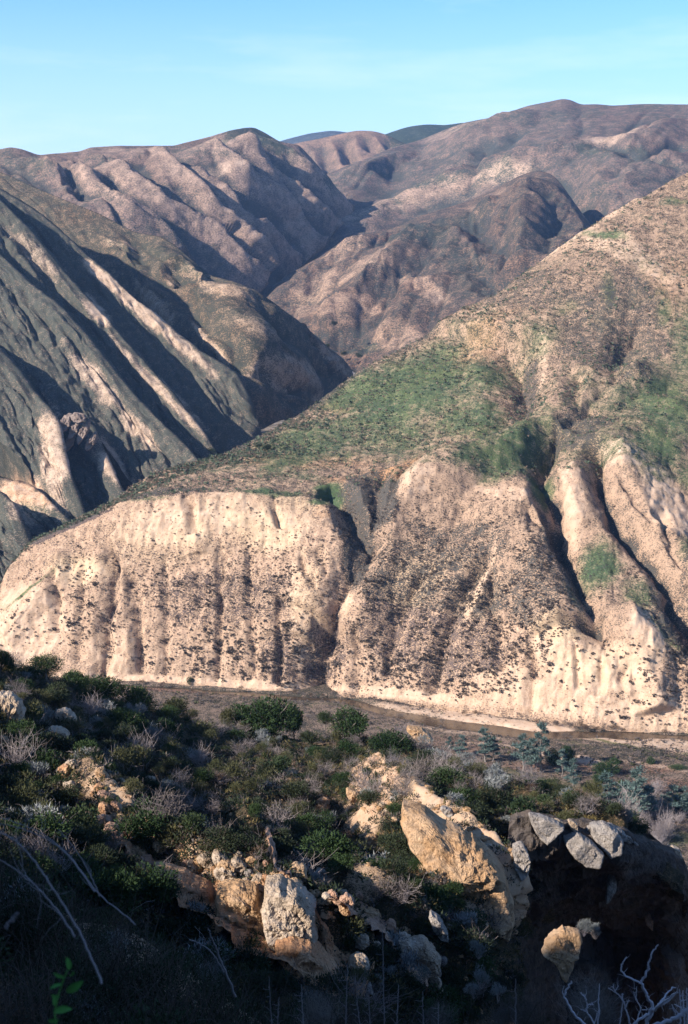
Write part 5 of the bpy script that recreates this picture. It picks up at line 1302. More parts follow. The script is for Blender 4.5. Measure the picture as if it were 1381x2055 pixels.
def make_oak(seed, W=3.6, H=4.6, n=3600, mat='oak'):
    r = np.random.default_rng(seed)
    V, F = leaves(int(n * 1.7), W, W * .85, H * .50, .13, 18, .2, seed, .5, .5, .38, .46)
    lim = []
    for k in range(7):
        an = k * .9 + r.uniform(-.3, .3)
        lim.append(tube(wiggle((0, 0, H * .1), (math.cos(an) * W * .6, math.sin(an) * W * .6, H * r.uniform(.45, .75)), 6, .2, r), .10, .03, 4))
    return mk('crown', (V, F), MT[mat]), mk('trunk', tube(wiggle((0, 0, -.9), (0, 0, H * .4), 5, .1, r), .20, .10, 7), MT['bark']), mk('limb', merge(lim), MT['bark'])
OAKS = [make_oak(s) for s in (3, 4, 5)] + [make_oak(6, mat='green', n=2600), make_oak(7, mat='olive', n=2600)]
def oak(px, py_base, w_px, h_px, Y, label, v=0, cat='tree', name='oak_tree'):
    Pb = unproj(px, py_base, Y)
    s = Y / F_PX
    o = empty(name, Pb); tag(o, label, cat)
    c, t, l = OAKS[v]
    link('crown', c, o); link('trunk', t, o); link('limb', l, o)
    sx = w_px * s / 7.2 * 1.3; o.scale = (sx, sx, h_px * s / 4.2 * 1.15); o.location.z -= .25; o.rotation_euler = (0, 0, v * 2.1)
oak(545, 1480, 118, 96, 152, 'large dark evergreen oak on the slope crest, biggest of the trees above the river', 0)
oak(486, 1474, 70, 76, 153, 'dark oak crown joined to the left side of the largest oak', 1)
oak(590, 1470, 44, 70, 156, 'narrow dark oak crown at the right side of the largest oak', 2)
oak(700, 1480, 96, 74, 150, 'round dark oak right of the largest oak, beside pale green cactus like leaves', 2)
oak(652, 1452, 34, 34, 152, 'small bright green bush left of the round oak', 3, 'bush', 'broadleaf_bush')
oak(92, 1352, 76, 50, 126, 'rounded green tree on the slope crest at far left against the pale bluff', 3)
oak(60, 1362, 50, 34, 124, 'low dark tree left of the rounded green tree', 0)
oak(10, 1352, 50, 60, 118, 'dark bush cut by the left edge on the slope crest', 1)
oak(350, 1440, 66, 60, 144, 'pale green airy tree on the crest left of the largest oak', 4)
oak(205, 1405, 90, 60, 136, 'dark spreading oak on the crest above the shaded hollow', 0)
oak(275, 1430, 90, 66, 138, 'dark oak right of the spreading oak on the crest', 1)
oak(150, 1385, 70, 50, 130, 'dark oak between the rounded green tree and the spreading oak', 2)
oak(400, 1500, 90, 76, 136, 'grey green tree in front of the crest, left of centre', 4)
oak(330, 1500, 90, 70, 126, 'dark oak standing in the shaded hollow below the crest', 2)
oak(250, 1480, 90, 70, 122, 'dark oak on the left slope above the white stone', 0)
oak(455, 1455, 40, 50, 152, 'pale green airy crown at the left of the dark oak pair', 4)
oak(786, 1520, 90, 66, 140, 'dark rounded shrub tree left of the tan skyline rock', 0)
oak(715, 1540, 76, 62, 130, 'grey olive shrub tree below the round oak', 4)
oak(640, 1520, 40, 30, 138, 'olive shrub below the largest oak', 4, 'shrub', 'broadleaf_bush')
oak(748, 1900, 60, 40, 63, 'dark oak scrub above the white rock chain', 0, 'shrub', 'oak_scrub') if False else None
valley = [(1218, 1556, 56, 34, 'dark low oak on the valley floor casting a long shadow', 0), (1234, 1532, 30, 14, 'flat dark bush on the pale gravel strip', 1), (1306, 1535, 20, 22, 'small round green tree alone on the valley floor at right', 2),
          (1178, 1586, 26, 22, 'small round dark tree right of the stocky pine', 0), (1140, 1532, 40, 44, 'dark round tree hidden behind the slim pine', 1), (1110, 1535, 40, 40, 'dark tree right of the tallest left hand pine', 2), (1200, 1570, 36, 20, 'low dark bush left of the valley oak', 1), (1360, 1545, 40, 14, 'flat green bush near the right edge on the valley floor', 3), (1365, 1625, 40, 40, 'dark bush under the edge pine', 0), (1248, 1590, 26, 30, 'dark crown behind the broad grey pine', 2)]
for x, y, w_, h_, lab, v in valley:
    oak(x, y, w_, h_, float(Y_at_z(y, .5)), lab, v, 'tree' if h_ > 20 else 'bush', 'valley_oak' if h_ > 20 else 'valley_bush')
for k in range(60):
    x = random.choice([random.uniform(1200, 1381), random.uniform(880, 1381), random.uniform(400, 900)]); y = random.uniform(1500, 1700) if x > 1150 else random.uniform(1440, 1530) if x > 850 else random.uniform(1415, 1450)
    Pb = unproj(x, y, Y_at_z(y, .5)); Pb[2] = floor_z(Pb[0], Pb[1])
    zn = 'beyond the dark cliff at right' if x > 1150 else 'behind the slope crest' if x > 850 else 'left of the river bend'
    kd = 'dry' if (y > 1590 and x > 1150) else 'mauve'
    plant(kd, 'bare_bush', Pb, random.uniform(1.2, 2.6) * (1.5 if kd == 'dry' else 1), 'leafless grey mauve bush on the valley floor ' + zn, 'bush', 'leafless bushes on the valley floor ' + zn, whole=True)
for k in range(26):
    x = random.uniform(1195, 1340); y = random.uniform(1625, 1720)
    Pb = unproj(x, y, Y_at_z(y, .5)); plant('dry', 'bare_tree', Pb, random.uniform(2.4, 3.6), 'bare grey leafless tree in the thicket in front of the right hand pines', 'tree', 'bare trees in the thicket before the pines', tall=1.3, whole=True)
# two pale bare trees far down the canyon
for x, y, Y, h, lab in [(453, 893, 905, 4.5, 'white leafless tree at the canyon mouth far behind'), (484, 868, 915, 3.2, 'small leafless tree right of the white one at the canyon mouth')]:
    Pb = unproj(x, y, Y); plant('dry', 'bare_tree', Pb, h, lab, 'tree', tall=1.6, whole=True)
for k, (x, y, Y, s) in enumerate([(395, 905, 800, 4), (410, 912, 795, 5), (425, 915, 790, 4.5), (478, 860, 930, 4), (500, 862, 910, 3.5), (535, 905, 545, 2.6), (672, 655, 1330, 5), (655, 700, 1300, 5), (690, 715, 1290, 5), (720, 720, 1270, 5), (490, 850, 940, 4), (520, 900, 548, 2)]):
    plant('chamise', 'canyon_tree', unproj(x, y, Y), s, ['dark tree low in the canyon mouth', 'dark tree on the far canyon bed', 'dark bush on the rim of the green hill'][0 if 780 < Y < 1000 else 1 if Y > 1000 else 2], 'tree', ['dark trees in the canyon mouth', 'dark trees on the far canyon bed', 'dark bushes on the green hill rim'][0 if 780 < Y < 1000 else 1 if Y > 1000 else 2], whole=True)

# ================================================================== BRUSH ON THE NEAR SLOPE
M = M_H
ROCKY = [o for o in ROCKS]
LAND = [(0, 1440, 'the white boulder at left'), (130, 1550, 'the small orange rock'), (215, 1610, 'the tilted pink rock'), (300, 1560, 'the white stone of the left slope'), (350, 1480, 'the shaded crest hollow'), (180, 1480, 'the crest oaks at left'),
        (250, 1700, 'the pink rock rib'), (380, 1790, 'the reddish slab'), (470, 1740, 'the white stone cluster'), (590, 1740, 'the smooth tan boulder'), (700, 1800, 'the dark hollow'), (550, 1500, 'the largest oak'), (700, 1540, 'the round oak'),
        (850, 1500, 'the tan skyline rock'), (640, 1620, 'the small rusty rock'), (760, 1680, 'the crumbling tan patch'), (900, 1660, 'the tan cliff'), (1080, 1630, 'the dark cliff rim'), (840, 1830, 'the gully beneath the tan cliff'), (750, 1900, 'the white rock chain'), (1250, 1660, 'the right hand grey slab'), (100, 1680, 'the arching canes'), (620, 1950, 'the orange pitted rock'), (1000, 1950, 'the black cliff shade'), (450, 1560, 'the brightest silvery bush')]
def near_land(x, y):
    l = min(LAND, key=lambda l: (l[0] - x) ** 2 + (l[1] - y) ** 2); dx, dy = x - l[0], y - l[1]
    d = ('left of ' if dx < 0 else 'right of ') if abs(dx) > abs(dy) else ('just above ' if dy < 0 else 'just below ')
    return d + l[2]
def size_word(s, a, b): return 'small' if s < a else 'large' if s > b else 'middling'
KN = {'chamise': ('chaparral_shrub', 'dark green needle leaved shrub', 'shrub'), 'olive': ('olive_shrub', 'olive green upright shrub', 'shrub'), 'sage': ('sage_bush', 'silvery grey sage bush', 'bush'), 'green': ('leafy_bush', 'fresh green leafy bush', 'bush'),
      'brown': ('brown_shrub', 'reddish brown dry shrub', 'shrub'), 'mauve': ('mauve_shrub', 'grey mauve twiggy shrub', 'shrub'), 'dry': ('dead_bush', 'leafless tangled dead bush', 'bush'), 'darkleaf': ('scrub_oak', 'very dark dense broad leaved scrub', 'scrub'), 'gold': ('grass_tuft', 'yellowish grass tuft', 'tuft')}
# zones: (x0, x1, y0, y1, weight per kind)
def mix_for(x, y):
    if x < 360 and y < 1560: return dict(chamise=6, olive=2, sage=1, mauve=1, dry=.6, green=.6, brown=.4)
    if y > 1600 and 350 < x < 900: return dict(chamise=6.5, sage=1.8, mauve=1.6, dry=1.0, olive=1.2, green=.3, brown=.5)
    if y < 1600 and x > 850: return dict(chamise=1.6, olive=1.5, sage=2.4, mauve=2, dry=1.6, brown=1.3, gold=1.2, green=.4)
    if y < 1600 and x > 400: return dict(chamise=2.4, olive=2.2, mauve=1.8, sage=.8, dry=1, brown=1, gold=1.6, green=.8)
    return dict(chamise=6, olive=2.2, sage=1.0, mauve=1.0, dry=.7, brown=.8, green=1, gold=.5)
cnt = {}
placed = []
tries = 0
if not hasattr(M, 'fx'): M.fx, M.fy = proj(M.P[:M.front])
bare_H = M.blobs([(255, 1700, 70, 9, 42, 1.0), (400, 1815, 90, 24, 28, 1.2), (500, 1830, 90, 40, 20, 1.2), (610, 1900, 80, 40, 40, 1.2), (900, 1690, 100, 26, 38, 1.0), (980, 1800, 44, 60, 10, 1.2), (790, 1600, 60, 14, 20, .6), (1110, 1720, 120, 60, 0, 1.2), (1230, 1760, 110, 100, 0, 1.3), (740, 1640, 30, 20, 20, .5), (660, 1830, 50, 30, 30, 1.0)], nscale=3)
rngp = np.random.default_rng(77)
flat_fx, flat_fy, flat_b = M.fx.ravel(), M.fy.ravel(), bare_H[:M.front].ravel()
PT = M.P[:M.front].reshape(-1, 3)
okv = np.where((flat_fx > -120) & (flat_fx < 1366) & (flat_fy < 2090))[0]
TARGET = 1150
while len(placed) < TARGET and tries < 14000:
    tries += 1
    i = okv[rngp.integers(len(okv))]
    x, y = flat_fx[i], flat_fy[i]
    if x > 1035 and y > 1680: continue
    if rngp.random() < flat_b[i] * .93: continue
    P = PT[i]
    if any(inside(x, y - 4, o) for o in ROCKY): continue
    mx = mix_for(x, y); ks = list(mx); kd = random.choices(ks, [mx[k] for k in ks])[0]
    s = float(np.clip(rngp.lognormal(.12, .33), .5, 1.9)) * (1.0 if kd not in ('gold', 'brown') else .7)
    # spacing on the ground
    if any((P[0] - q[0]) ** 2 + (P[1] - q[1]) ** 2 < (.40 * (s + q[2])) ** 2 for q in placed[-400:] if abs(P[0] - q[0]) < 2): continue
    if cnt.get(kd, 0) >= 292: kd = 'darkleaf'
    if cnt.get(kd, 0) >= 292: continue
    cnt[kd] = cnt.get(kd, 0) + 1
    placed.append((P[0], P[1], s))
    nm, ph, cat = KN[kd]; ln = near_land(x, y)
    sw = size_word(s, .95, 1.35)
    plant(kd, nm, P - np.array([0, 0, .12]), s * .95, sw + ' ' + ph + ' ' + ln, cat, sw + ' ' + nm.replace('_', ' ') + ' plants ' + ln, tall=random.uniform(.8, 1.15), whole=(s * F_PX / P[1] < 17))
# ground litter and tiny plants between them, uncountable
dens = np.ones((M.R, M.C)) * (M.px > -100) * (M.px < 1366) * (1 - .7 * np.clip(bare_H, 0, 1))
dens[:, :] *= ((M.px < 1040) | (M.py < 1670))
pts, R_, C_ = sample(M, dens, 21000, 25)
def tuft(seed): return leaves(22, .5, .5, .34, .12, 3, .9, seed, .28, .3, .5, .6)
TF = [tuft(s) for s in range(8)]
print('PLACED', len(placed), cnt)
for nm, mt, lo_, hi_ in (('ground_brush', 'chamise', 0, .62), ('ground_dry_brush', 'mauve', .62, .84), ('ground_grass', 'gold', .84, 1.0)):
    a, b = int(lo_ * len(pts)), int(hi_ * len(pts))
    stuff(nm, pts[a:b] - np.array([0, 0, .04]), r_.uniform(.5, 1.25, b - a), TF, MT[mt], 31 + a)

# more rocks of the broken band, between the large ones
bands = [([(185, 1640), (250, 1690), (310, 1745), (400, 1800)], 16, 30, ['pink', 'tan', 'rust']), ([(420, 1730), (520, 1770), (600, 1800), (640, 1880), (690, 1970)], 26, 34, ['tan', 'pale', 'rust', 'tan']),
         ([(540, 1720), (620, 1760), (700, 1815), (790, 1880), (860, 1960)], 22, 26, ['pink', 'pale', 'tan']), ([(700, 1590), (780, 1620), (860, 1660), (960, 1740), (1010, 1840)], 30, 34, ['tan', 'tan', 'pale', 'grey']),
         ([(60, 1440), (130, 1530), (210, 1600), (300, 1650)], 14, 50, ['pink', 'rust', 'pale']), ([(780, 1860), (840, 1900), (880, 1980)], 12, 30, ['pale', 'grey']), ([(1000, 1620), (1060, 1640), (1160, 1660), (1280, 1690)], 10, 12, ['grey', 'pale'])]
CN = {'pink': 'pinkish', 'tan': 'tan', 'rust': 'rusty orange', 'pale': 'pale', 'grey': 'grey'}
for line, n_, spread, kinds in bands:
    L_ = np.array(line, float)
    for j in range(n_):
        t = rngp.uniform(0, len(L_) - 1); i = min(int(t), len(L_) - 2); q = L_[i] + (L_[i + 1] - L_[i]) * (t - i)
        x, y = q + rngp.normal(0, spread * .5, 2) * np.array([1, .7])
        w = float(np.clip(rngp.lognormal(3.0, .45), 11, 54)); h = w * rngp.uniform(.45, .95); kd = random.choice(kinds)
        sw = 'small' if w < 18 else 'large' if w > 28 else 'middling'; ln = near_land(x, y)
        shp = 'flat' if h / w < .6 else 'blocky'
        rock('rock' if w > 18 else 'stone', '%s %s %s rock %s' % (sw, shp, CN[kd], ln), blobpts(x, y, w, h, rngp.uniform(10, 55), seed=j), 90, w * .03, kd, res=36, rough=1.4, cat='rock', group='%s %s %s rocks %s' % (sw, shp, CN[kd], ln))

# hand placed plants that stand out
def hp(kd, x, y, s, lab, nm=None, cat=None, tall=1.0, Y=None):
    P = ground(M, x, y) if Y is None else unproj(x, y, Y)
    return plant(kd, nm or KN[kd][0], P - np.array([0, 0, .1]), s, lab, cat or KN[kd][2], tall=tall)
hp('sage', 388, 1530, 1.15, 'bright silvery bush in the shaded hollow, left of centre')
hp('sage', 308, 1490, 1.3, 'tall silvery bush at the shaded crest, left of the brightest one', tall=1.3)
hp('sage', 330, 1510, .8, 'small silvery bush right under the tall silvery bush')
for k, (x, y, s) in enumerate([(850, 1505, 1.3), (862, 1530, 1.3), (885, 1540, 1.5), (905, 1550, 1.3), (925, 1560, 1.2), (990, 1565, 1.3), (1005, 1578, 1.4), (1020, 1590, 1.1), (940, 1545, 1.4)]):
    hp('sage', x, y, s * 1.15, 'pale silvery sage in the row along the crest right of the tan skyline rock', tall=1.1)['group'] = 'row of pale sage along the crest'
for k, (x, y, s) in enumerate([(960, 1565, 1.4), (975, 1560, 1.2), (1060, 1590, 1.1), (700, 1555, 1.2), (880, 1565, 1.3)]):
    hp('dry', x, y, s, 'bleached leafless bush among the sage on the crest')['group'] = 'bleached bushes on the crest'
hp('green', 690, 1580, .9, 'small vivid green bush above the rock at the middle of the slope')
hp('gold', 1175, 1668, 2.0, 'golden brown cushion plant on the dark cliff rim')
hp('gold', 1165, 1664, 1.4, 'smaller golden cushion left of the golden brown one')
hp('sage', 800, 1605, .9, 'blue grey sage bush just above the tan cliff')
hp('sage', 1070, 1672, .8, 'pale sage hanging in the notch left of the dark cliff')
for k, (x, y, Y, s) in enumerate([(960, 1925, 58, .55), (968, 1985, 56, .6), (950, 2005, 56, .5), (1172, 1880, 59.5, .55), (1195, 1885, 60, .5), (850, 1975, 57, .5), (1000, 2010, 50, .5)]):
    plant('sage', 'sage_bush', unproj(x, y, Y), s, 'sage bush standing out of the black shade ' + ('beside the isolated tan boulder' if x > 1100 else 'below the tan cliff'), 'bush', 'sage bushes in the black shade ' + ('by the isolated boulder' if x > 1100 else 'below the tan cliff'), tall=1.5)

# ================================================================== NEAREST PLANTS, IN SHADE
LF = {}
def small_proto(kd, n, leaf, up, nar, mat, tw):
    for s in range(3):
        LF.setdefault(kd, []).append((mk('foliage', leaves(n, .5, .5, .42, leaf, 9, up, 300 + s, nar, .3, .5, .45), MT[mat]), mk('stem', twigs(tw, .55, .9, .006, 320 + s, forks=4), MT['dark_twig'])))
small_proto('near_dark', 2600, .020, .8, .22, 'chamise', 26)
small_proto('near_green', 2000, .026, .4, .35, 'green', 16)
small_proto('near_brown', 1300, .018, .9, .20, 'brown', 40)
small_proto('near_sage', 1500, .022, 1.1, .22, 'sage', 20)
NK = {'near_dark': 'dark leaved shrub', 'near_green': 'green leaved shrub', 'near_brown': 'brown twiggy shrub', 'near_sage': 'grey leaved bush'}
def near_plant(kd, x, y, s, lab, nm='shade_shrub'):
    f, t = random.choice(LF[kd]); z = float(near_z(x, y))
    o = empty(nm, (x, y, z - .05)); tag(o, lab, 'shrub')
    link('foliage', f, o); link('stem', t, o)
    o.scale = (s, s, s * random.uniform(.85, 1.2)); o.rotation_euler = (random.uniform(-.1, .1), random.uniform(-.1, .1), random.uniform(0, 6.28)); return o
def near_top(px): return np.interp(px, [-150, 0, 200, 320, 420, 520, 640, 760, 900, 1060, 1381], [1600, 1660, 1770, 1860, 1910, 1955, 2000, 2010, 2015, 2020, 2050])
k = 0
for it in range(4200):
    y = 3.6 + 24 * rngp.random() ** 1.1; x = rngp.uniform(-.30, .28) * y
    z = float(near_z(x, y)); px, py = [float(v) for v in proj(np.array([x, y, z]))]
    if not (-150 < px < 1500): continue
    top = near_top(px)
    s = float(rngp.uniform(.5, 1.15)) * np.clip(y / 9, .45, 1.5)
    if py - s * .8 * F_PX / y < top - 8: continue
    if 1080 < px and y < 14: continue
    kd = random.choices(list(NK), [5, 2, 2.5, .4])[0]
    hx = ['at the left edge', 'behind the arching canes', 'right of the canes', 'below the reddish slab', 'below the orange rock', 'below the white rock chain', 'below the cliff shade', 'among the dead branches'][int(np.searchsorted([60, 200, 380, 560, 720, 920, 1100], px))]
    hy = 'far down' if py > 1960 else 'in the middle' if py > 1840 else 'high up'
    sw = size_word(s, .75, 1.15); side = hx + ', ' + hy
    o = near_plant(kd, x, y, s, sw + ' shaded ' + NK[kd] + ' ' + side); o['group'] = sw + ' shaded ' + NK[kd] + ' plants ' + side
    k += 1
    if k >= 290: break

# arching dry canes close to the camera
def cane(pxs, Y0, Y1, r0, r1, label, name='dry_cane', leafy=0, mat='twig'):
    n = len(pxs); Q = np.array([unproj(x, y, Y0 + (Y1 - Y0) * i / (n - 1)) for i, (x, y) in enumerate(pxs)])
    t = np.linspace(0, n - 1, n * 6); P = np.stack([np.interp(t, np.arange(n), Q[:, k]) for k in range(3)], -1); P = smooth1(P, 3, 0)
    P += np.random.default_rng(int(pxs[0][0]) + 5).normal(0, r0 * .35, P.shape)
    parts = [tube(P, r0, r1, 6)]
    rr = np.random.default_rng(int(pxs[0][1]))
    for j in range(leafy):
        i = rr.integers(len(P) // 5, len(P) - 1)
        e_ = P[i] + rr.normal(0, 1, 3) * .035 + np.array([0, 0, .02])
        parts.append(tube(wiggle(P[i], e_, 4, .3, rr), r1 * .8, r1 * .3, 3))
    c = P[0]; V, F = merge(parts)
    o = link(name, np_mesh(name, V - c, F, MT[mat], True)); o.location = c; tag(o, label, 'stem'); return o
cane([(205, 1975), (175, 1900), (150, 1850), (100, 1775), (80, 1740), (40, 1690), (0, 1668), (-60, 1650)], 3.0, 3.3, .0028, .0013, 'thick pale cane arching from the green sprig up to the left edge', leafy=14)
cane([(190, 1790), (150, 1730), (110, 1690), (60, 1668), (20, 1655), (-30, 1650)], 4.2, 4.6, .0024, .0011, 'thin cane arching highest at the left edge', leafy=10)
cane([(272, 1855), (230, 1820), (190, 1790), (150, 1725), (100, 1680), (60, 1660), (0, 1640)], 4.4, 4.8, .0024, .0011, 'longest thin cane arching from the shaded brush to the left edge', leafy=10)
cane([(200, 1800), (180, 1750), (150, 1700), (118, 1665)], 5, 5.2, .0028, .0014, 'short faint cane behind the two arching ones', leafy=8)
cane([(150, 1880), (120, 1830), (60, 1760), (0, 1725)], 3.4, 3.6, .003, .0014, 'dim cane below the thick pale cane', leafy=14)
cane([(12, 1862), (24, 1845), (36, 1830)], 2.6, 2.6, .0036, .0034, 'short broken pale stick at the left edge', 'broken_stick')
cane([(472, 2000), (440, 1915), (425, 1885), (418, 1862)], 9, 9, .009, .004, 'crooked white twig in shade below the reddish slab', 'white_twig')
cane([(450, 1950), (425, 1905), (380, 1885)], 9, 9, .006, .003, 'side twig crossing the crooked white twig', 'white_twig')
for i, (x, y0, y1, lean) in enumerate([(697, 2070, 1935, -4), (740, 2070, 1985, 3), (768, 2070, 1868, 4), (716, 2070, 2000, 8), (800, 2070, 1975, -5), (848, 2070, 1990, 2), (1035, 2070, 1965, 0), (605, 2070, 1975, 5), (560, 2070, 2000, -4), (540, 2070, 1960, 6), (880, 2070, 2010, 0)]):
    cane([(x + lean, y0), (x + lean * .4, (y0 + y1) / 2), (x, y1)], 11, 11, .006, .003, 'upright dry stalk in front of the rocks, number counted by place: ' if False else 'dry upright stalk rising from the bottom edge ' + ['left of the white knob', 'right of the white knob', 'tallest, before the white rock chain', 'below the white knob', 'before the eroded rock, leaning left', 'under the eroded pale rock', 'alone below the tan cliff shade', 'under the orange pitted rock', 'leftmost of the stalks', 'left of the orange pitted rock', 'at the foot of the eroded rock'][i], 'dry_stalk', leafy=12)

# bright green sprig, one leaf after another
def leaf_mesh(L, W):
    n = 7; V, F = [], []
    for i in range(n):
        t = i / (n - 1); w = W * math.sin(math.pi * min(1, t * .92 + .06)) ** .8
        z = .12 * L * math.sin(t * 2.4)
        V += [(-w, t * L, z + w * .35), (0, t * L, z), (w, t * L, z + w * .35)]
    for i in range(n - 1):
        for k in range(2): F.append((i * 3 + k, i * 3 + k + 1, i * 3 + k + 4, i * 3 + k + 3))
    return np_mesh('leaf', np.array(V), np.array(F), MT['bright'], True)
SY = 2.35; pxm = SY / F_PX
root = empty('green_sprig', unproj(112, 2060, SY)); tag(root, 'bright fresh green sprig at the bottom left corner', 'sprig')
st = np.array([unproj(x, y, SY) for x, y in [(112, 2060), (110, 2030), (116, 2000), (124, 1975), (132, 1955), (140, 1938)]]) - np.array(root.location)
link('stem', np_mesh('stem', *tube(st, .0016, .0009, 5), MT['bright'], True), root)
lm = leaf_mesh(1.0, .17)
for (x, y, L_, an, tw) in [(140, 1945, 34, 100, .3), (128, 1962, 26, 140, -.5), (134, 1990, 54, 40, .2), (124, 1975, 26, 200, .6), (110, 2018, 30, 96, .5), (108, 2030, 46, 14, -.3), (97, 2048, 26, 12, .4), (120, 2000, 20, 160, -.4), (140, 1960, 20, 60, .8)]:
    o = link('leaf', lm, root); p = unproj(x, y, SY) - np.array(root.location)
    a = math.radians(an); d = Vector((math.cos(a), -.25, math.sin(a))).normalized()
    nrm = Vector((0.2, -1, .5)).normalized(); xa = d.cross(nrm).normalized(); za = xa.cross(d)
    s = L_ * pxm
    Mx = Matrix((xa, d, za)).transposed().to_4x4() @ Matrix.Rotation(tw, 4, 'Y')
    o.matrix_world = Matrix.Translation(Vector(p)) @ Mx @ Matrix.Scale(s, 4)

# ---- dead white branches at the lower right
def br(root, pts, Y, r0, r1, name='branch', dz=0):
    Q = np.array([unproj(1000 + x / 3.625, 1850 + y / 3.625, Y + dz * i) for i, (x, y) in enumerate(pts)]) - np.array(root.location)
    n = len(Q); t = np.linspace(0, n - 1, n * 4); P = np.stack([np.interp(t, np.arange(n), Q[:, k]) for k in range(3)], -1); P = smooth1(P, 1.2, 0)
    P[1:-1] += np.random.default_rng(int(pts[0][0])).normal(0, r0 * .25, P[1:-1].shape)
    r0 *= .8; r1 *= .8
    parts = [tube(P, r0, r1, 7)]
    rr = np.random.default_rng(int(pts[-1][1]) + 3)
    for j in range(5):                                   # snapped side twigs
        i = rr.integers(2, len(P) - 1); e_ = P[i] + rr.normal(0, .035, 3) * np.array([1, .6, 1]) + np.array([0, 0, .025])
        parts.append(tube(wiggle(P[i], e_, 4, .3, rr), r1 * .5, r1 * .15, 4))
    V, F = merge(parts)
    return link(name, np_mesh(name, V, F, MT['dead'], True), root)
DY = 11.0
root = empty('dead_tree', unproj(1295, 2080, DY)); tag(root, 'dead white forked tree with the tallest bare branches at the lower right corner', 'dead tree')
br(root, [(1040, 830), (1095, 700), (1120, 655), (1115, 590), (1070, 520), (1040, 450), (1060, 400), (1095, 345), (1090, 300), (1120, 230), (1165, 165)], DY, .022, .007)
br(root, [(1040, 450), (1010, 430), (930, 400), (895, 360), (895, 310), (935, 255)], DY, .012, .006)
br(root, [(1120, 655), (1180, 600), (1240, 560), (1300, 510)], DY, .017, .008, dz=-.1)
br(root, [(1150, 625), (1190, 570), (1230, 520), (1270, 475), (1290, 480)], DY, .012, .005, dz=.1)
br(root, [(1120, 655), (1060, 690), (1000, 730), (940, 800)], DY, .016, .012)
br(root, [(1180, 600), (1230, 590), (1290, 520), (1310, 515)], DY + .1, .011, .005)
root = empty('dead_tree', unproj(1262, 2080, DY + .6)); tag(root, 'smaller dead white tree with a crooked top left of the tallest bare branches', 'dead tree')
br(root, [(980, 830), (960, 743), (930, 640), (905, 560), (860, 520), (800, 480)], DY + .6, .012, .005)
br(root, [(905, 560), (905, 520)], DY + .6, .006, .004); br(root, [(930, 620), (935, 590), (955, 570)], DY + .6, .007, .004); br(root, [(860, 520), (835, 480), (838, 450)], DY + .6, .006, .004); br(root, [(850, 500), (875, 465)], DY + .6, .005, .003)
br(root, [(880, 800), (890, 700), (905, 600), (900, 520)], DY + .7, .009, .004)
root = empty('dead_tree', unproj(1288, 2080, DY + .4)); tag(root, 'thin dead tree with a hooked branch between the two larger dead trees', 'dead tree')
br(root, [(1000, 830), (1010, 700), (1045, 630), (1000, 570), (1005, 500), (1008, 470)], DY + .4, .009, .004); br(root, [(1000, 570), (990, 530), (985, 505)], DY + .4, .006, .003); br(root, [(1045, 640), (1090, 640), (1070, 615)], DY + .4, .006, .003)
root = empty('fallen_branch', unproj(1330, 2058, DY - .5)); tag(root, 'thick pale fallen branch slanting across the lower right corner', 'branch')
br(root, [(1480, 610), (1380, 645), (1300, 690), (1220, 730), (1100, 770), (1000, 830)], DY - .5, .022, .016, 'limb'); br(root, [(1300, 690), (1275, 640), (1262, 600)], DY - .5, .007, .004, 'twig'); br(root, [(1350, 655), (1330, 620), (1280, 600)], DY - .5, .007, .004, 'twig')
root = empty('dead_tree', unproj(1366, 2080, DY)); tag(root, 'upright dead stems at the right edge above the fallen branch', 'dead tree')
br(root, [(1320, 800), (1325, 700), (1330, 600), (1318, 490)], DY, .010, .006, 'stem'); br(root, [(1350, 800), (1360, 680), (1340, 560), (1345, 500)], DY + .2, .009, .005, 'stem'); br(root, [(1330, 575), (1360, 570), (1380, 560)], DY, .006, .005, 'stem'); br(root, [(1380, 800), (1375, 640), (1372, 520), (1370, 480)], DY + .3, .008, .005, 'stem')
root = empty('dead_tree', unproj(1180, 2080, DY + .2)); tag(root, 'single bent white stem left of the tangled twig bush', 'dead tree')
br(root, [(720, 830), (620, 740), (560, 680), (510, 610), (475, 530), (500, 490), (530, 430)], DY + .2, .016, .008, 'stem'); br(root, [(475, 530), (470, 515)], DY + .2, .008, .006, 'stem')
root = empty('dead_tree', unproj(1200, 2080, DY + .8)); tag(root, 'straight thin white stem right of the tangled twig bush', 'dead tree')
br(root, [(740, 830), (720, 740), (735, 650), (728, 560), (735, 450)], DY + .8, .010, .005, 'stem'); br(root, [(700, 740), (730, 640)], DY + .8, .007, .005, 'stem')
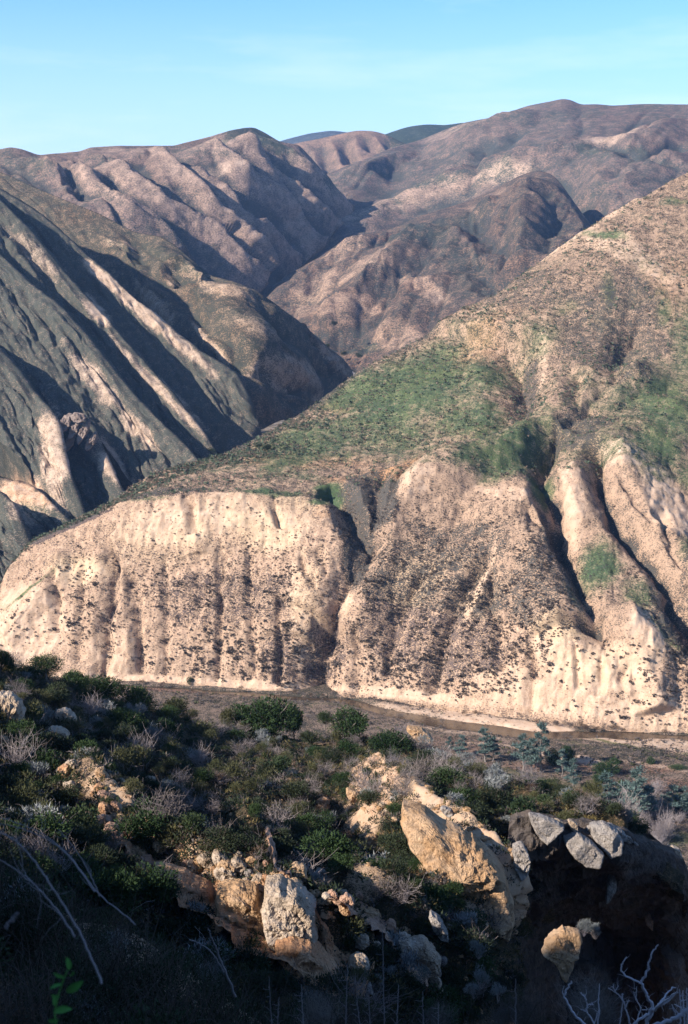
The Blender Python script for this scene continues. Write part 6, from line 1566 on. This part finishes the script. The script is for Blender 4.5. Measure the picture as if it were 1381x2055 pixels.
root = empty('dead_tree', unproj(1185, 2080, DY + 1)); tag(root, 'yellowish contorted branch inside the twig bush', 'dead tree')
br(root, [(720, 830), (690, 720), (640, 650), (650, 600), (690, 605), (680, 590)], DY + 1, .012, .006); br(root, [(600, 515), (640, 560), (645, 600)], DY + 1, .010, .006); br(root, [(640, 650), (600, 640)], DY + 1, .008, .005)
twb = mk('branch', twigs(60, .38, .62, .0028, 500, forks=8), MT['bark'])
for k, (x, y, Y, s, lab) in enumerate([(1175, 2075, 12.2, 1.0, 'tangled grey twig bush around the contorted branch'), (1045, 2080, 12.5, .8, 'grey twig bush right of the lone dry stalk'), (1210, 2085, 12.4, .8, 'low twig bush right of the contorted branch'), (1010, 2085, 12.5, .6, 'low grey twig bush below the tan cliff shade'), (640, 2080, 12.5, .8, 'grey twig bush at the bottom edge below the orange rock'), (880, 2080, 12.5, .6, 'small twig bush at the bottom edge below the eroded rock')]):
    o = link('twig_bush', twb); o.location = unproj(x, y, Y); o.scale = (s, s, s); o.rotation_euler = (0, 0, k); tag(o, lab, 'bush')

# ---- loose stones on the bare ground of the near slope
STN = []
for s in range(6):
    V, F = clump(900 + s, 0); V[:, 2] *= .7; STN.append((V, F))
dens = np.clip(bare_H, 0, 1) * (M.px < 1040) * (M.px > 60) + .12 * (M.px > 60) * (M.px < 1040) * (M.py > 1520)
pts, R_, C_ = sample(M, dens, 2600, 45)
stuff('loose_stones', pts - np.array([0, 0, .05]), np.clip(r_.lognormal(-1.5, .55, len(pts)), .08, .75), STN, RK['tan'], 47)
# near plants as a low cover over the ground at the camera
cx = rngp.uniform(-.34, .34, 5200); cy = 3.2 + 26 * rngp.random(5200); cx = cx * cy
cz = near_z(cx, cy)
NT = [leaves(26, .5, .5, .4, .13, 4, .9, 950 + s, .16, .3, .5, .6) for s in range(6)]
cs = rngp.uniform(.25, .6, 5200); gpx, gpy = proj(np.stack([cx, cy, cz], -1)); okc = gpy - cs * .75 * F_PX / cy > near_top(gpx)
stuff('shade_ground_cover', np.stack([cx, cy, cz - .03], -1)[okc], cs[okc], NT, MT['chamise'], 49)
